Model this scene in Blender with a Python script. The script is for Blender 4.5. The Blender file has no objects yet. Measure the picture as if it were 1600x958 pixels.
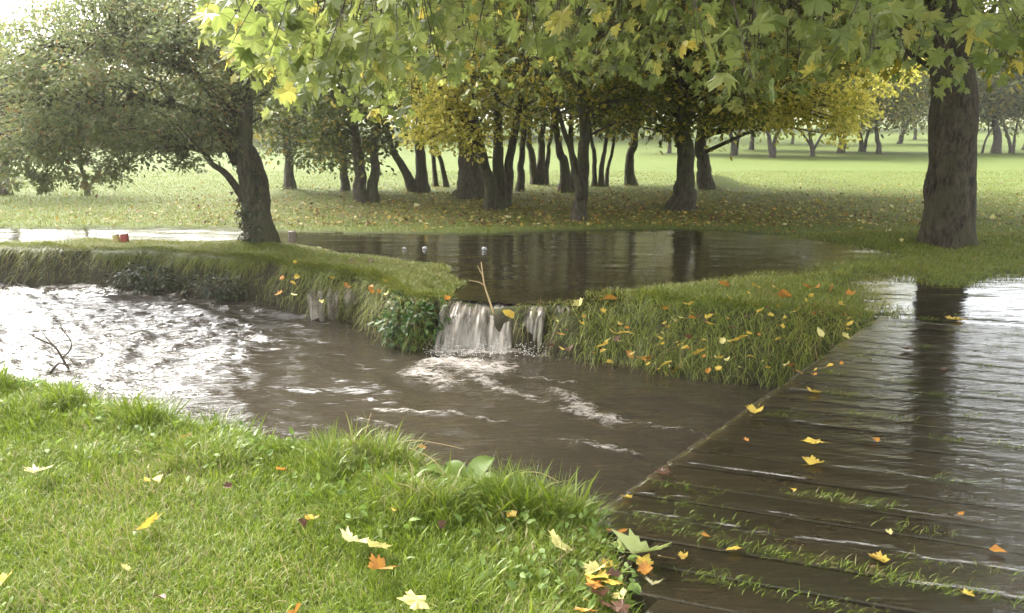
import bpy, math
import numpy as np
from mathutils import Vector, Matrix

R = math.radians
S = bpy.context.scene
COL = S.collection

# ------------------------------------------------------------------ camera, sky, sun, exposure
F, HY, CAMZ = 1400.0, 195.0, 1.75
PITCH = math.atan((479 - HY) / F)
cam = bpy.data.objects.new('camera', bpy.data.cameras.new('camera'))
COL.objects.link(cam)
cam.location = (0, 0, CAMZ)
cam.rotation_euler = (math.pi / 2 - PITCH, 0, 0)
cam.data.sensor_width = 36
cam.data.lens = 36 * F / 1600
cam.data.clip_start = 0.05
cam.data.clip_end = 2000
S.camera = cam

SUN_EL, SUN_AZ = 44, -42          # azimuth clockwise from +Y (camera looks +Y): light comes from the left
W = bpy.data.worlds.new('World'); S.world = W
W.use_nodes = True
wt = W.node_tree
bg = wt.nodes['Background']
sky = wt.nodes.new('ShaderNodeTexSky')
sky.sky_type = 'NISHITA'; sky.sun_disc = False
sky.sun_elevation = R(SUN_EL); sky.sun_rotation = R(SUN_AZ)
sky.air_density = 1.0; sky.dust_density = 4.0; sky.ozone_density = 1.0
hsv = wt.nodes.new('ShaderNodeHueSaturation')
hsv.inputs['Saturation'].default_value = 0.22          # an overcast, almost white sky
wt.links.new(sky.outputs[0], hsv.inputs['Color'])
wt.links.new(hsv.outputs[0], bg.inputs['Color'])
bg.inputs['Strength'].default_value = 0.15
sun = bpy.data.objects.new('sun', bpy.data.lights.new('sun', 'SUN'))
COL.objects.link(sun)
sun.data.energy = 1.1; sun.data.angle = R(20); sun.data.color = (1, 0.95, 0.86)
sd = Vector((math.sin(R(SUN_AZ)) * math.cos(R(SUN_EL)), math.cos(R(SUN_AZ)) * math.cos(R(SUN_EL)), math.sin(R(SUN_EL))))
sun.rotation_euler = sd.to_track_quat('Z', 'Y').to_euler()
vs = S.view_settings
vs.view_transform = 'Standard'; vs.look = 'None'; vs.gamma = 1; vs.use_curve_mapping = False
vs.exposure = 2.9
S.cycles.max_bounces = 8; S.cycles.transparent_max_bounces = 12
S.cycles.diffuse_bounces = 3; S.cycles.glossy_bounces = 3; S.cycles.transmission_bounces = 4
S.cycles.use_denoising = True

# ------------------------------------------------------------------ numeric helpers
cp_, sp_ = math.cos(PITCH), math.sin(PITCH)
def ray(px, py):
    u, v = (px - 800) / F, (479 - py) / F
    return np.array([u, cp_ + v * sp_, -sp_ + v * cp_])
def at(px, py, z=0.05):
    """ground point seen at a pixel"""
    d = ray(px, py); t = (z - CAMZ) / d[2]
    return np.array([d[0] * t, d[1] * t, z])
def atY(px, py, Y):
    d = ray(px, py); t = Y / d[1]
    return np.array([d[0] * t, Y, CAMZ + d[2] * t])
def project(P):
    P = np.atleast_2d(P)
    dy, dz = P[:, 1], P[:, 2] - CAMZ
    dep = dy * cp_ - dz * sp_
    up = dy * sp_ + dz * cp_
    dep = np.where(dep < 1e-3, 1e-3, dep)
    return 800 + F * P[:, 0] / dep, 479 - F * up / dep, dep
def inframe(P, m=260):
    x, y, d = project(P)
    return (x > -m) & (x < 1600 + m) & (y > -m) & (y < 958 + m * 0.6) & (d > 0.3)

def _hash(ix, iy, s):
    h = (ix.astype(np.int64) * 374761393 + iy.astype(np.int64) * 668265263 + s * 974634721) & 0x7fffffff
    h = ((h ^ (h >> 13)) * 1274126177) & 0x7fffffff
    return ((h ^ (h >> 16)) & 0xffff) / 65535.0
def noise(x, y, s=0):
    x = np.asarray(x, float); y = np.asarray(y, float)
    ix, iy = np.floor(x), np.floor(y)
    fx, fy = x - ix, y - iy
    fx = fx * fx * fx * (fx * (fx * 6 - 15) + 10); fy = fy * fy * fy * (fy * (fy * 6 - 15) + 10)
    a, b = _hash(ix, iy, s), _hash(ix + 1, iy, s)
    c, d = _hash(ix, iy + 1, s), _hash(ix + 1, iy + 1, s)
    return (a * (1 - fx) + b * fx) * (1 - fy) + (c * (1 - fx) + d * fx) * fy
def fbm(x, y, s=0, o=4):
    t, a, f, n = 0, 0.5, 1.0, 0
    for k in range(o):
        t = t + a * noise(x * f, y * f, s + k * 17); n += a; a *= 0.5; f *= 2.03
    return t / n
def sstep(x, a=0.0, b=1.0):
    t = np.clip((x - a) / (b - a), 0, 1)
    return t * t * (3 - 2 * t)
def sdist(x, y, poly):
    """signed distance to polygon, negative inside"""
    d = np.full(x.shape, 1e9); ins = np.zeros(x.shape, bool)
    n = len(poly)
    for i in range(n):
        ax, ay = poly[i][:2]; bx, by = poly[(i + 1) % n][:2]
        ex, ey = bx - ax, by - ay
        t = np.clip(((x - ax) * ex + (y - ay) * ey) / (ex * ex + ey * ey + 1e-12), 0, 1)
        d = np.minimum(d, (x - ax - t * ex) ** 2 + (y - ay - t * ey) ** 2)
        if abs(ey) > 1e-12:
            c = ((ay > y) != (by > y)) & (x < (bx - ax) * (y - ay) / ey + ax)
            ins ^= c
    d = np.sqrt(d)
    return np.where(ins, -d, d)

# ------------------------------------------------------------------ mesh helpers
def np_mesh(name, V, faces, smooth=True, attrs=None):
    """V (n,3); faces: list of (m,k) index arrays"""
    me = bpy.data.meshes.new(name)
    V = np.ascontiguousarray(V, np.float32)
    faces = [np.asarray(f, np.int32) for f in faces if len(f)]
    me.vertices.add(len(V)); me.vertices.foreach_set('co', V.ravel())
    nl = sum(f.size for f in faces); nf = sum(len(f) for f in faces)
    me.loops.add(nl); me.polygons.add(nf)
    me.loops.foreach_set('vertex_index', np.concatenate([f.ravel() for f in faces]))
    tot = np.concatenate([np.full(len(f), f.shape[1], np.int32) for f in faces])
    st = np.concatenate([[0], np.cumsum(tot)[:-1]]).astype(np.int32)
    me.polygons.foreach_set('loop_start', st)
    me.polygons.foreach_set('use_smooth', np.full(nf, smooth))
    for k, a in (attrs or {}).items():
        at_ = me.attributes.new(k, 'FLOAT', 'POINT')
        at_.data.foreach_set('value', np.asarray(a, np.float32))
    me.update(calc_edges=True); me.validate()
    return me
def link(name, me, mat=None, parent=None, label=None, cat=None, group=None, kind=None, loc=None):
    o = bpy.data.objects.new(name, me); COL.objects.link(o)
    if mat is not None and me is not None and not me.materials: me.materials.append(mat)
    if parent is not None: o.parent = parent
    if loc is not None: o.location = loc
    for k, v in (('label', label), ('category', cat), ('group', group), ('kind', kind)):
        if v: o[k] = v
    return o
def empty(name, loc, label, cat, group=None):
    o = link(name, None, label=label, cat=cat, group=group, loc=loc)
    o.empty_display_size = 0.2
    return o

def spline(pts, n):
    """Catmull-Rom through pts (m,k) -> (n,k)"""
    P = np.asarray(pts, float)
    if len(P) == 2:
        t = np.linspace(0, 1, n)[:, None]; return P[0] * (1 - t) + P[1] * t
    E = np.vstack([2 * P[0] - P[1], P, 2 * P[-1] - P[-2]])
    u = np.linspace(0, len(P) - 1 - 1e-6, n); i = u.astype(int); f = (u - i)[:, None]
    a, b, c, d = E[i], E[i + 1], E[i + 2], E[i + 3]
    return 0.5 * (2 * b + (c - a) * f + (2 * a - 5 * b + 4 * c - d) * f ** 2 + (-a + 3 * b - 3 * c + d) * f ** 3)
class MB:
    """collects numpy geometry, builds ONE mesh"""
    def __init__(s): s.V, s.Fs, s.n = [], {}, 0
    def add(s, V, *faces):
        for f in faces:
            f = np.asarray(f)
            if len(f): s.Fs.setdefault(f.shape[1], []).append(f + s.n)
        s.V.append(np.asarray(V, float)); s.n += len(V)
    def tube(s, pts, rad, sides=8, rough=0.0, rng=None, cap=True, lobes=None):
        P = np.asarray(pts, float); n = len(P); rad = np.broadcast_to(np.asarray(rad, float), (n,))
        T = np.gradient(P, axis=0); T /= np.linalg.norm(T, axis=1)[:, None] + 1e-9
        ref = np.array([0.0, 1, 0]) if abs(T[:, 1]).mean() < 0.8 else np.array([1.0, 0, 0])
        A = np.cross(T, ref); A /= np.linalg.norm(A, axis=1)[:, None] + 1e-9
        B = np.cross(T, A)
        th = np.linspace(0, 2 * np.pi, sides, endpoint=False)
        rr = rad[:, None] * np.ones((n, sides))
        if rough and rng is not None:
            o = rng.random() * 100
            rr = rr * (1 + rough * (fbm(np.cos(th)[None] * 1.6 + o + np.arange(n)[:, None] * 0.13,
                                        np.sin(th)[None] * 1.6 + np.arange(n)[:, None] * 0.21, 5, 3) - 0.5) * 2)
        if lobes is not None: rr = rr * (1 + np.asarray(lobes)[:, None] * (0.6 * np.cos(5 * th + 0.6)[None] + 0.4 * np.cos(3 * th + 2)[None]))
        V = P[:, None] + rr[..., None] * (np.cos(th)[None, :, None] * A[:, None] + np.sin(th)[None, :, None] * B[:, None])
        i = np.arange(n - 1)[:, None] * sides; j = np.arange(sides)[None]; k = (j + 1) % sides
        Fq = np.stack([i + j, i + k, i + sides + k, i + sides + j], -1).reshape(-1, 4)
        V = V.reshape(-1, 3)
        if cap:
            V = np.vstack([V, P[:1], P[-1:]]); c0, c1 = n * sides, n * sides + 1
            jj = np.arange(sides); kk = (jj + 1) % sides
            s.add(V, Fq, np.stack([np.full(sides, c0), kk, jj], -1),
                  np.stack([np.full(sides, c1), (n - 1) * sides + jj, (n - 1) * sides + kk], -1))
        else:
            s.add(V, Fq)
    def box(s, c, ax, ay, az):
        c, ax, ay, az = map(lambda v: np.asarray(v, float), (c, ax, ay, az))
        V = [c + i * ax + j * ay + k * az for k in (-1, 1) for j in (-1, 1) for i in (-1, 1)]
        s.add(V, [[0, 2, 3, 1], [4, 5, 7, 6], [0, 1, 5, 4], [2, 6, 7, 3], [0, 4, 6, 2], [1, 3, 7, 5]])
    def build(s, name, smooth=True):
        return np_mesh(name, np.concatenate(s.V), [np.concatenate(f) for f in s.Fs.values()], smooth)

def frames(tip, nrm):
    """orthonormal (n,3,3): columns = side, tip, normal"""
    t = tip / (np.linalg.norm(tip, axis=1)[:, None] + 1e-9)
    n = nrm - (nrm * t).sum(1)[:, None] * t
    n /= np.linalg.norm(n, axis=1)[:, None] + 1e-9
    return np.stack([np.cross(t, n), t, n], -1)
def scatter(bv, bf, pos, M, scale, bend=None):
    """copies a small mesh (bv,bf) into one vertex/face array"""
    N, k = len(pos), len(bv)
    b = np.broadcast_to(bv, (N, k, 3)).copy()
    if bend is not None:
        b[:, :, 2] += bend[:, None] * (bv[None, :, 0] ** 2 * 1.6 + (bv[None, :, 1] - 0.3) ** 2 * 0.8)
    V = np.einsum('nij,nkj->nki', M, b) * np.asarray(scale).reshape(-1, 1, 1) + pos[:, None]
    off = (np.arange(N) * k)[:, None, None]
    return V.reshape(-1, 3), [(f[None] + off).reshape(-1, f.shape[1]) for f in bf]

half = [(0.10, -0.06), (0.40, -0.14), (0.38, 0.05), (0.50, 0.13), (0.36, 0.25), (0.55, 0.46), (0.41, 0.49), (0.40, 0.60), (0.25, 0.50), (0.25, 0.66), (0.13, 0.74)]
out = [(0, 0)] + half + [(0, 0.98)] + [(-x, y) for x, y in half[::-1]]
LOBE_V = np.array([(0, 0.24, 0.03)] + [(x, y, 0.0) for x, y in out])
_n = len(out)
LOBE_F = [np.array([[0, 1 + i, 1 + (i + 1) % _n] for i in range(_n)])]
st_v = np.array([(-0.012, 0.02, 0), (0.012, 0.02, 0), (0.012, -0.45, -0.06), (-0.012, -0.45, -0.06)])
LOBES_V = np.vstack([LOBE_V, st_v]); LOBES_F = LOBE_F + [np.array([[0, 1, 2, 3]]) + len(LOBE_V)]
OVAL_V = np.array([(0, 0, 0), (0.26, 0.3, 0.06), (0.2, 0.7, 0.05), (0, 1.0, -0.03), (-0.2, 0.7, 0.05), (-0.26, 0.3, 0.06), (0, 0.5, -0.02)])
OVAL_F = [np.array([[0, 1, 6, 5], [6, 1, 2, 3], [5, 6, 3, 4]])]

# ------------------------------------------------------------------ materials
def mat(name):
    m = bpy.data.materials.new(name); m.use_nodes = True
    nt = m.node_tree; nt.nodes.clear()
    out_ = nt.nodes.new('ShaderNodeOutputMaterial')
    def N(t, ins=None, **kw):
        n = nt.nodes.new('ShaderNode' + t)
        for k, v in kw.items(): setattr(n, k, v)
        for k, v in (ins or {}).items():
            if isinstance(v, bpy.types.NodeSocket): nt.links.new(v, n.inputs[k])
            else: n.inputs[k].default_value = v
        return n
    def fin(sh, disp=None): nt.links.new(sh, out_.inputs['Surface'])
    return m, N, fin
KA = 0.6                                   # albedo scale shared by all foliage, turf, bark and boards
def c4(c): return (c[0], c[1], c[2], 1)
def al(*cs): return [tuple(v * KA for v in c) for c in cs]
def ramp(N, fac, stops, interp='LINEAR'):
    n = N('ValToRGB', {'Fac': fac}); r = n.color_ramp; r.interpolation = interp
    while len(r.elements) < len(stops): r.elements.new(0.5)
    for e, (p, c) in zip(r.elements, stops):
        e.position = p; e.color = c4(c) if len(c) == 3 else c
    return n.outputs['Color']
def mixc(N, f, a, b, bt='MIX'):
    n = N('Mix', data_type='RGBA', blend_type=bt)
    for k, v in (('Factor', f), ('A', a), ('B', b)):
        i = [s for s in n.inputs if s.name == k and (s.type == 'RGBA' if k != 'Factor' else s.type == 'VALUE')][0]
        if isinstance(v, bpy.types.NodeSocket): n.id_data.links.new(v, i)
        else: i.default_value = c4(v) if k != 'Factor' else v
    return [s for s in n.outputs if s.type == 'RGBA'][0]
def math_(N, op, a, b=None, clamp=False):
    n = N('Math', {0: a}, operation=op, use_clamp=clamp)
    if b is not None:
        if isinstance(b, bpy.types.NodeSocket): n.id_data.links.new(b, n.inputs[1])
        else: n.inputs[1].default_value = b
    return n.outputs[0]
def wpos(N): return N('NewGeometry').outputs['Position']
def ntex(N, scale, vec=None, detail=4, rough=0.55, dist=0.0):
    d = {'Scale': scale, 'Detail': detail, 'Roughness': rough, 'Distortion': dist}
    d['Vector'] = vec if vec is not None else wpos(N)
    return N('TexNoise', d).outputs['Fac']
def mapv(N, vec, scale=(1, 1, 1), rot=(0, 0, 0)):
    return N('Mapping', {'Vector': vec, 'Scale': scale, 'Rotation': rot}).outputs[0]

def leaf_mat(name, stops, transl=0.35, rough=0.5, patch=0.25, spec=0.3):
    stops = [(p, al(c)[0]) for p, c in stops]
    m, N, fin = mat(name)
    rnd = N('NewGeometry').outputs['Random Per Island']
    big = ntex(N, 0.9, detail=2)
    f = math_(N, 'ADD', rnd, math_(N, 'MULTIPLY', math_(N, 'SUBTRACT', big, 0.5), patch * 4), clamp=True)
    col = ramp(N, f, stops)
    p = N('BsdfPrincipled', {'Base Color': col, 'Roughness': rough, 'Specular IOR Level': spec})
    t = N('BsdfTranslucent', {'Color': mixc(N, 0.35, col, (0.5, 0.55, 0.05), 'MULTIPLY') if False else col})
    x = N('MixShader', {0: transl, 1: p.outputs[0], 2: t.outputs[0]})
    fin(x.outputs[0]); return m
def simple(name, col, rough=0.6, spec=0.4, var=0.25, scale=8):
    m, N, fin = mat(name)
    n = ntex(N, scale)
    c = mixc(N, n, tuple(v * (1 - var) for v in col), tuple(min(1, v * (1 + var)) for v in col))
    b = N('Bump', {'Height': n, 'Strength': 0.3, 'Distance': 0.02})
    fin(N('BsdfPrincipled', {'Base Color': c, 'Roughness': rough, 'Specular IOR Level': spec, 'Normal': b.outputs[0]}).outputs[0])
    return m
def bark_mat(name, a, b, moss=None, plates=False):
    a, b = al(a, b)
    moss = al(moss)[0] if moss else None
    m, N, fin = mat(name)
    P = wpos(N)
    st_ = ntex(N, 22, mapv(N, P, (1, 1, 0.25)), 8, 0.75, 0.4)
    big = ntex(N, 2.2, P, 3)
    if plates: st_ = math_(N, 'ADD', math_(N, 'MULTIPLY', st_, 0.6), math_(N, 'MULTIPLY', ntex(N, 8, mapv(N, P, (1, 1, 0.7)), 6, 0.7, 0.8), 0.42))
    col = ramp(N, st_, [(0.4, a), (0.62, b)])
    if moss: col = mixc(N, math_(N, 'MULTIPLY', ramp(N, big, [(0.45, (0, 0, 0)), (0.65, (1, 1, 1))]), 0.7), col, moss)
    bp = N('Bump', {'Height': st_, 'Strength': 1.0, 'Distance': 0.09})
    fin(N('BsdfPrincipled', {'Base Color': col, 'Roughness': 0.85, 'Specular IOR Level': 0.2, 'Normal': bp.outputs[0]}).outputs[0])
    return m

M_BARK = bark_mat('bark_dark', (0.06, 0.05, 0.034), (0.21, 0.175, 0.12), (0.13, 0.14, 0.06))
M_BARK_PLANE = bark_mat('bark_plane', (0.02, 0.016, 0.011), (0.17, 0.135, 0.09), (0.11, 0.11, 0.055), True)
M_BARK_FAR = bark_mat('bark_far', (0.06, 0.05, 0.04), (0.16, 0.135, 0.11))
M_TWIG = simple('twig_bark', (0.06, 0.045, 0.03), 0.8)
M_PALE_TWIG = simple('pale_twig', (0.42, 0.31, 0.15), 0.7)
G0, G1, G2 = (0.035, 0.06, 0.014), (0.075, 0.12, 0.025), (0.14, 0.19, 0.04)
M_LEAF_DARK = leaf_mat('leaf_dark_green', [(0, (0.08, 0.11, 0.03)), (0.5, (0.13, 0.17, 0.04)), (0.85, (0.2, 0.22, 0.05)), (1, (0.45, 0.34, 0.06))], 0.5)
M_LEAF_OLIVE = leaf_mat('leaf_olive', [(0, (0.12, 0.155, 0.028)), (0.45, (0.22, 0.25, 0.042)), (0.7, (0.4, 0.38, 0.055)), (1, (0.85, 0.68, 0.08))], 0.55)
M_LEAF_YEL = leaf_mat('leaf_yellow', [(0, (0.36, 0.4, 0.07)), (0.35, (0.75, 0.7, 0.12)), (0.75, (1.1, 0.96, 0.2)), (1, (1.25, 1.1, 0.3))], 0.6)
M_LEAF_HAW = leaf_mat('leaf_hawthorn', [(0, (0.18, 0.23, 0.09)), (0.5, (0.28, 0.33, 0.125)), (0.88, (0.34, 0.36, 0.13)), (1, (0.4, 0.26, 0.1))], 0.5)
M_LEAF_PLANE = leaf_mat('leaf_plane', [(0, (0.22, 0.28, 0.065)), (0.5, (0.35, 0.42, 0.1)), (0.85, (0.48, 0.52, 0.14)), (0.96, (0.62, 0.56, 0.12)), (1, (0.8, 0.65, 0.12))], 0.6, 0.4, 0.12, 0.5)
M_LEAF_FAR = leaf_mat('leaf_far', [(0, (0.1, 0.13, 0.03)), (0.6, (0.2, 0.235, 0.05)), (1, (0.5, 0.42, 0.07))], 0.45)
M_IVY = leaf_mat('leaf_ivy', [(0, (0.02, 0.035, 0.01)), (0.7, (0.05, 0.07, 0.02)), (1, (0.13, 0.1, 0.04))], 0.15, 0.4)
M_BUSH = leaf_mat('leaf_bush', [(0, (0.03, 0.07, 0.012)), (0.6, (0.07, 0.15, 0.025)), (1, (0.16, 0.24, 0.05))], 0.3, 0.4)
M_DOCK = leaf_mat('leaf_dock', [(0, (0.14, 0.23, 0.035)), (1, (0.26, 0.36, 0.08))], 0.4, 0.55)
M_GRASS = leaf_mat('grass_blade', [(0, (0.12, 0.19, 0.013)), (0.45, (0.21, 0.3, 0.02)), (0.85, (0.32, 0.41, 0.045)), (0.95, (0.34, 0.34, 0.1)), (1, (0.5, 0.42, 0.2))], 0.35, 0.45, 0.3, 0.3)
M_GRASS_BANK = leaf_mat('grass_bank', [(0, (0.14, 0.18, 0.026)), (0.45, (0.24, 0.29, 0.036)), (0.8, (0.37, 0.39, 0.065)), (0.93, (0.3, 0.26, 0.08)), (1, (0.34, 0.23, 0.09))], 0.3, 0.5, 0.2, 0.3)
def fallen(name, a, b):
    m, N, fin = mat(name)
    n = ntex(N, 22, detail=3); c = mixc(N, ramp(N, n, [(0.38, (0, 0, 0)), (0.7, (1, 1, 1))]), a, b)
    p = N('BsdfPrincipled', {'Base Color': c, 'Roughness': 0.5, 'Specular IOR Level': 0.18})
    t = N('BsdfTranslucent', {'Color': c})
    fin(N('MixShader', {0: 0.25, 1: p.outputs[0], 2: t.outputs[0]}).outputs[0]); return m
FALL = {'yellow': fallen('fallen_yellow', (0.5, 0.37, 0.06), (0.33, 0.2, 0.04)),
        'pale': fallen('fallen_pale', (0.5, 0.45, 0.18), (0.38, 0.33, 0.1)),
        'cream': fallen('fallen_cream', (0.6, 0.56, 0.32), (0.48, 0.42, 0.18)),
        'orange': fallen('fallen_orange', (0.4, 0.19, 0.03), (0.24, 0.1, 0.03)),
        'brown': fallen('fallen_brown', (0.12, 0.06, 0.035), (0.06, 0.03, 0.02)),
        'green': fallen('fallen_green', (0.26, 0.31, 0.09), (0.34, 0.36, 0.14))}

# ------------------------------------------------------------------ layout of the place
ZW, ZP = -0.40, 0.015                     # river level, flood level
far_edge = [at(x, y, ZW)[:2] for x, y in [(-420, 432), (-100, 437), (0, 440), (120, 446), (230, 450), (330, 461), (420, 473), (500, 492), (560, 507),
            (598, 538), (650, 546), (700, 540), (760, 543), (820, 549), (900, 561), (1000, 576), (1130, 592), (1225, 600), (1330, 620), (1500, 660)]]
near_top = [at(x, y, 0.05)[:2] for x, y in [(1500, 960), (985, 850), (930, 812), (860, 790), (760, 765), (650, 732), (560, 706), (450, 690), (330, 672), (230, 650), (130, 620),
            (0, 598), (-100, 580), (-420, 540)]]
near_edge = [p + np.array([0.10, 0.26]) for p in near_top]
RIV = far_edge + near_edge
POOL = [at(x, y, ZP)[:2] for x, y in [(-500, 357), (0, 358), (150, 357), (300, 358), (430, 361), (560, 364), (700, 367), (850, 362), (1000, 360), (1120, 361), (1230, 372), (1330, 381),
        (1385, 394), (1300, 415), (1250, 430), (1150, 436), (1050, 449), (970, 455), (890, 474), (800, 488), (703, 486), (712, 450), (690, 416), (620, 408), (540, 399), (440, 386), (380, 383), (250, 380), (150, 377),
        (0, 385), (-500, 388)]]
POOLR = [at(x, y, ZP)[:2] for x, y in [(1325, 446), (1370, 432), (1440, 436), (1480, 446), (1600, 432), (1700, 418), (2600, 410), (2900, 700), (1500, 700), (1400, 520), (1345, 470)]]
POOLS = [at(x, y, ZP)[:2] for x, y in [(1570, 383), (1640, 378), (1900, 376), (1900, 392), (1650, 395)]]
A_ = at(930, 800, 0.0)[:2]; B_ = at(1340, 520, 0.0)[:2]
e_ = (B_ - A_) / np.linalg.norm(B_ - A_)
q_ = at(1440, 760, 0.0)[:2] - at(1075, 712, 0.0)[:2]; q_ /= np.linalg.norm(q_)
M2 = np.linalg.inv(np.stack([e_, q_], 1))
def deck_st(x, y):
    dx, dy = x - A_[0], y - A_[1]
    return M2[0, 0] * dx + M2[0, 1] * dy, M2[1, 0] * dx + M2[1, 1] * dy
S_END = 5.25
_g = at(992, 958, 0.0)[:2]
gs, gt = deck_st(_g[0], _g[1])
def deck_t0(s):                            # left end of the boards
    return np.where(s < 0, gt * (s / gs), 0.0)
MOUNDS = [(at(1058, 326), 0.75, 0.13), (at(1120, 293), 0.9, 0.34), (at(740, 308), 1.0, 0.12), (at(1483, 380), 1.3, 0.10), (at(455, 299), 0.9, 0.12), (at(410, 388), 0.8, 0.08)]
def bank_w(x, y):
    near = y < np.interp(x, [-8, -4, -1, 1, 2.5], [9.5, 8.3, 6.7, 5.7, 5.2])
    far_w = np.interp(x, [-4, -1.2, -0.6, -0.5, 0.1, 0.5, 1.0, 2.5], [0.16, 0.2, 0.3, 0.25, 0.25, 0.45, 0.95, 1.0])
    return np.where(near, 0.34, far_w)
def height(x, y):
    x = np.asarray(x, float); y = np.asarray(y, float)
    base = 0.05 + (fbm(x * 0.5, y * 0.5, 3, 3) - 0.5) * 0.06 + (fbm(x * 3, y * 3, 9, 3) - 0.5) * 0.03
    base = base + 0.012 * np.clip(y - 50, 0, 400) * sstep(y, 50, 70)
    for c, r, h in MOUNDS:
        d = np.hypot(x - c[0], y - c[1]); base = base + h * np.exp(-(d / r) ** 2 * 1.6)
    jit = (fbm(x * 1.7, y * 1.7, 21, 4) - 0.5)
    h = base
    for pl, dp in ((POOL, 0.12), (POOLR, 0.08), (POOLS, 0.06)):
        d = sdist(x, y, pl) + jit * 0.5
        h = np.where(d < 0, ZP - 0.005 - dp * sstep(-d, 0, 0.7), np.minimum(h, ZP - 0.005 + (h - ZP + 0.005) * sstep(d, 0, 0.35)))
    near = y < np.interp(x, [-8, -4, -1, 1, 2.5], [9.5, 8.3, 6.7, 5.7, 5.2])
    d = sdist(x, y, RIV) + jit * np.where(near, 0.12, 0.26) + (fbm(x * 7, y * 7, 23, 3) - 0.5) * np.where(near, 0.0, 0.14)
    w = bank_w(x, y)
    ex = np.where(w > 0.6, 0.8, 0.55)
    up = ZW - 0.02 + (h - ZW + 0.02) * np.clip(d / w, 0, 1) ** ex
    h = np.where(d < 0, ZW - 0.02 - 0.7 * sstep(-d, 0, 0.3), np.minimum(h, up))
    s, t = deck_st(x, y)
    on = (s > -3.5) & (s < S_END) & (t > deck_t0(s) - 0.03) & (t < 7.5)
    h = np.where(on, np.minimum(h, np.where(s > 3.4, -0.03, -0.16)), h)
    return h

# ------------------------------------------------------------------ ground
def axis(lo, hi, step, far_lo, far_hi, g=1.12):
    a = list(np.arange(lo, hi, step)); s = step; v = a[-1]
    while v < far_hi: s *= g; v += s; a.append(v)
    s = step; v = a[0]; b = []
    while v > far_lo: s *= g; v -= s; b.append(v)
    return np.array(b[::-1] + a)
gx = axis(-8, 9, 0.045, -400, 400); gy = axis(2.0, 15.5, 0.045, -60, 600)
X, Y = np.meshgrid(gx, gy); H = height(X, Y)
nx = len(gx)
def gridfaces(ny, nx):
    i = np.arange(ny - 1)[:, None] * nx; j = np.arange(nx - 1)[None]
    return np.stack([i + j, i + j + 1, i + nx + j + 1, i + nx + j], -1).reshape(-1, 4)
litter = np.clip(1.05 * np.exp(-(((X - 1.8) / 7.5) ** 2 + ((Y - 19.5) / 4.2) ** 2)), 0, 1)
def ground_mat():
    m, N, fin = mat('ground_turf')
    P = wpos(N)
    n1 = ntex(N, 0.35, P, 4); n2 = ntex(N, 9, P, 5, 0.65); n3 = ntex(N, 60, P, 3, 0.6)
    g = ramp(N, n2, [(0.3, (0.038, 0.062, 0.009)), (0.7, (0.072, 0.1, 0.015))])
    g = mixc(N, math_(N, 'MULTIPLY', n1, 0.6), g, (0.09, 0.105, 0.02))
    lit = N('Attribute', attribute_name='litter').outputs['Fac']
    lf = math_(N, 'MULTIPLY', lit, ramp(N, ntex(N, 5, P, 5, 0.7), [(0.35, (0.25, 0.25, 0.25)), (0.65, (1, 1, 1))]), clamp=True)
    g = mixc(N, lf, g, (0.12, 0.1, 0.034))
    sep = N('SeparateXYZ', {0: N('NewGeometry').outputs['Normal']}).outputs['Z']
    soil = ramp(N, n2, [(0.25, (0.018, 0.015, 0.009)), (0.75, (0.085, 0.07, 0.04))])
    steep = ramp(N, math_(N, 'ADD', sep, math_(N, 'MULTIPLY', math_(N, 'SUBTRACT', n2, 0.5), 0.3)), [(0.62, (1, 1, 1)), (0.85, (0, 0, 0))])
    c = mixc(N, steep, g, soil)
    z = N('SeparateXYZ', {0: P}).outputs['Z']
    wet = ramp(N, math_(N, 'ADD', z, math_(N, 'MULTIPLY', n2, 0.02)), [(0.018, (1, 1, 1)), (0.05, (0, 0, 0))])
    c = mixc(N, math_(N, 'MULTIPLY', wet, 0.75), c, (0.03, 0.027, 0.015))
    b = N('Bump', {'Height': math_(N, 'ADD', n3, n2), 'Strength': 0.5, 'Distance': 0.03})
    fin(N('BsdfPrincipled', {'Base Color': c, 'Roughness': 0.9, 'Specular IOR Level': 0.15, 'Normal': b.outputs[0]}).outputs[0])
    return m
gm = np_mesh('ground', np.stack([X, Y, H], -1).reshape(-1, 3), [gridfaces(len(gy), nx)], attrs={'litter': litter.ravel()})
link('ground', gm, ground_mat(), label='flat parkland turf with muddy stream banks', kind='structure')

# ------------------------------------------------------------------ river
FLOW = [at(x, y, ZW)[:2] for x, y in [(1500, 700), (1150, 660), (900, 620), (650, 590), (450, 560), (200, 520), (-100, 490), (-500, 470)]]
fs = [(700, 566, 760, 575, 0.22, 1.0), (650, 580, 700, 600, 0.14, 0.8), (690, 548, 800, 549, 0.10, 1.0), (800, 552, 880, 562, 0.06, 0.6),
      (740, 592, 790, 612, 0.07, 0.8), (790, 612, 850, 628, 0.06, 0.75), (870, 612, 915, 640, 0.09, 0.8), (890, 640, 960, 655, 0.09, 0.85), (965, 655, 1040, 670, 0.05, 0.66), (1050, 670, 1110, 682, 0.035, 0.6),
      (585, 640, 690, 650, 0.03, 0.55), (700, 650, 790, 662, 0.03, 0.5), (560, 655, 620, 668, 0.03, 0.5), (900, 698, 1000, 712, 0.03, 0.55), (990, 722, 1090, 745, 0.03, 0.6), (870, 690, 960, 700, 0.03, 0.4),
      (520, 590, 620, 610, 0.05, 0.45), (560, 565, 590, 600, 0.05, 0.45), (480, 492, 550, 500, 0.07, 0.7), (540, 620, 620, 628, 0.03, 0.4), (820, 590, 900, 596, 0.03, 0.5), (640, 690, 740, 706, 0.03, 0.35),
      (420, 540, 520, 560, 0.05, 0.3), (1100, 600, 1200, 612, 0.02, 0.3), (760, 720, 880, 740, 0.03, 0.3)]
rx = np.arange(-14, 4.2, 0.04); ry = np.arange(3.2, 15.2, 0.04)
X, Y = np.meshgrid(rx, ry)
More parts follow.
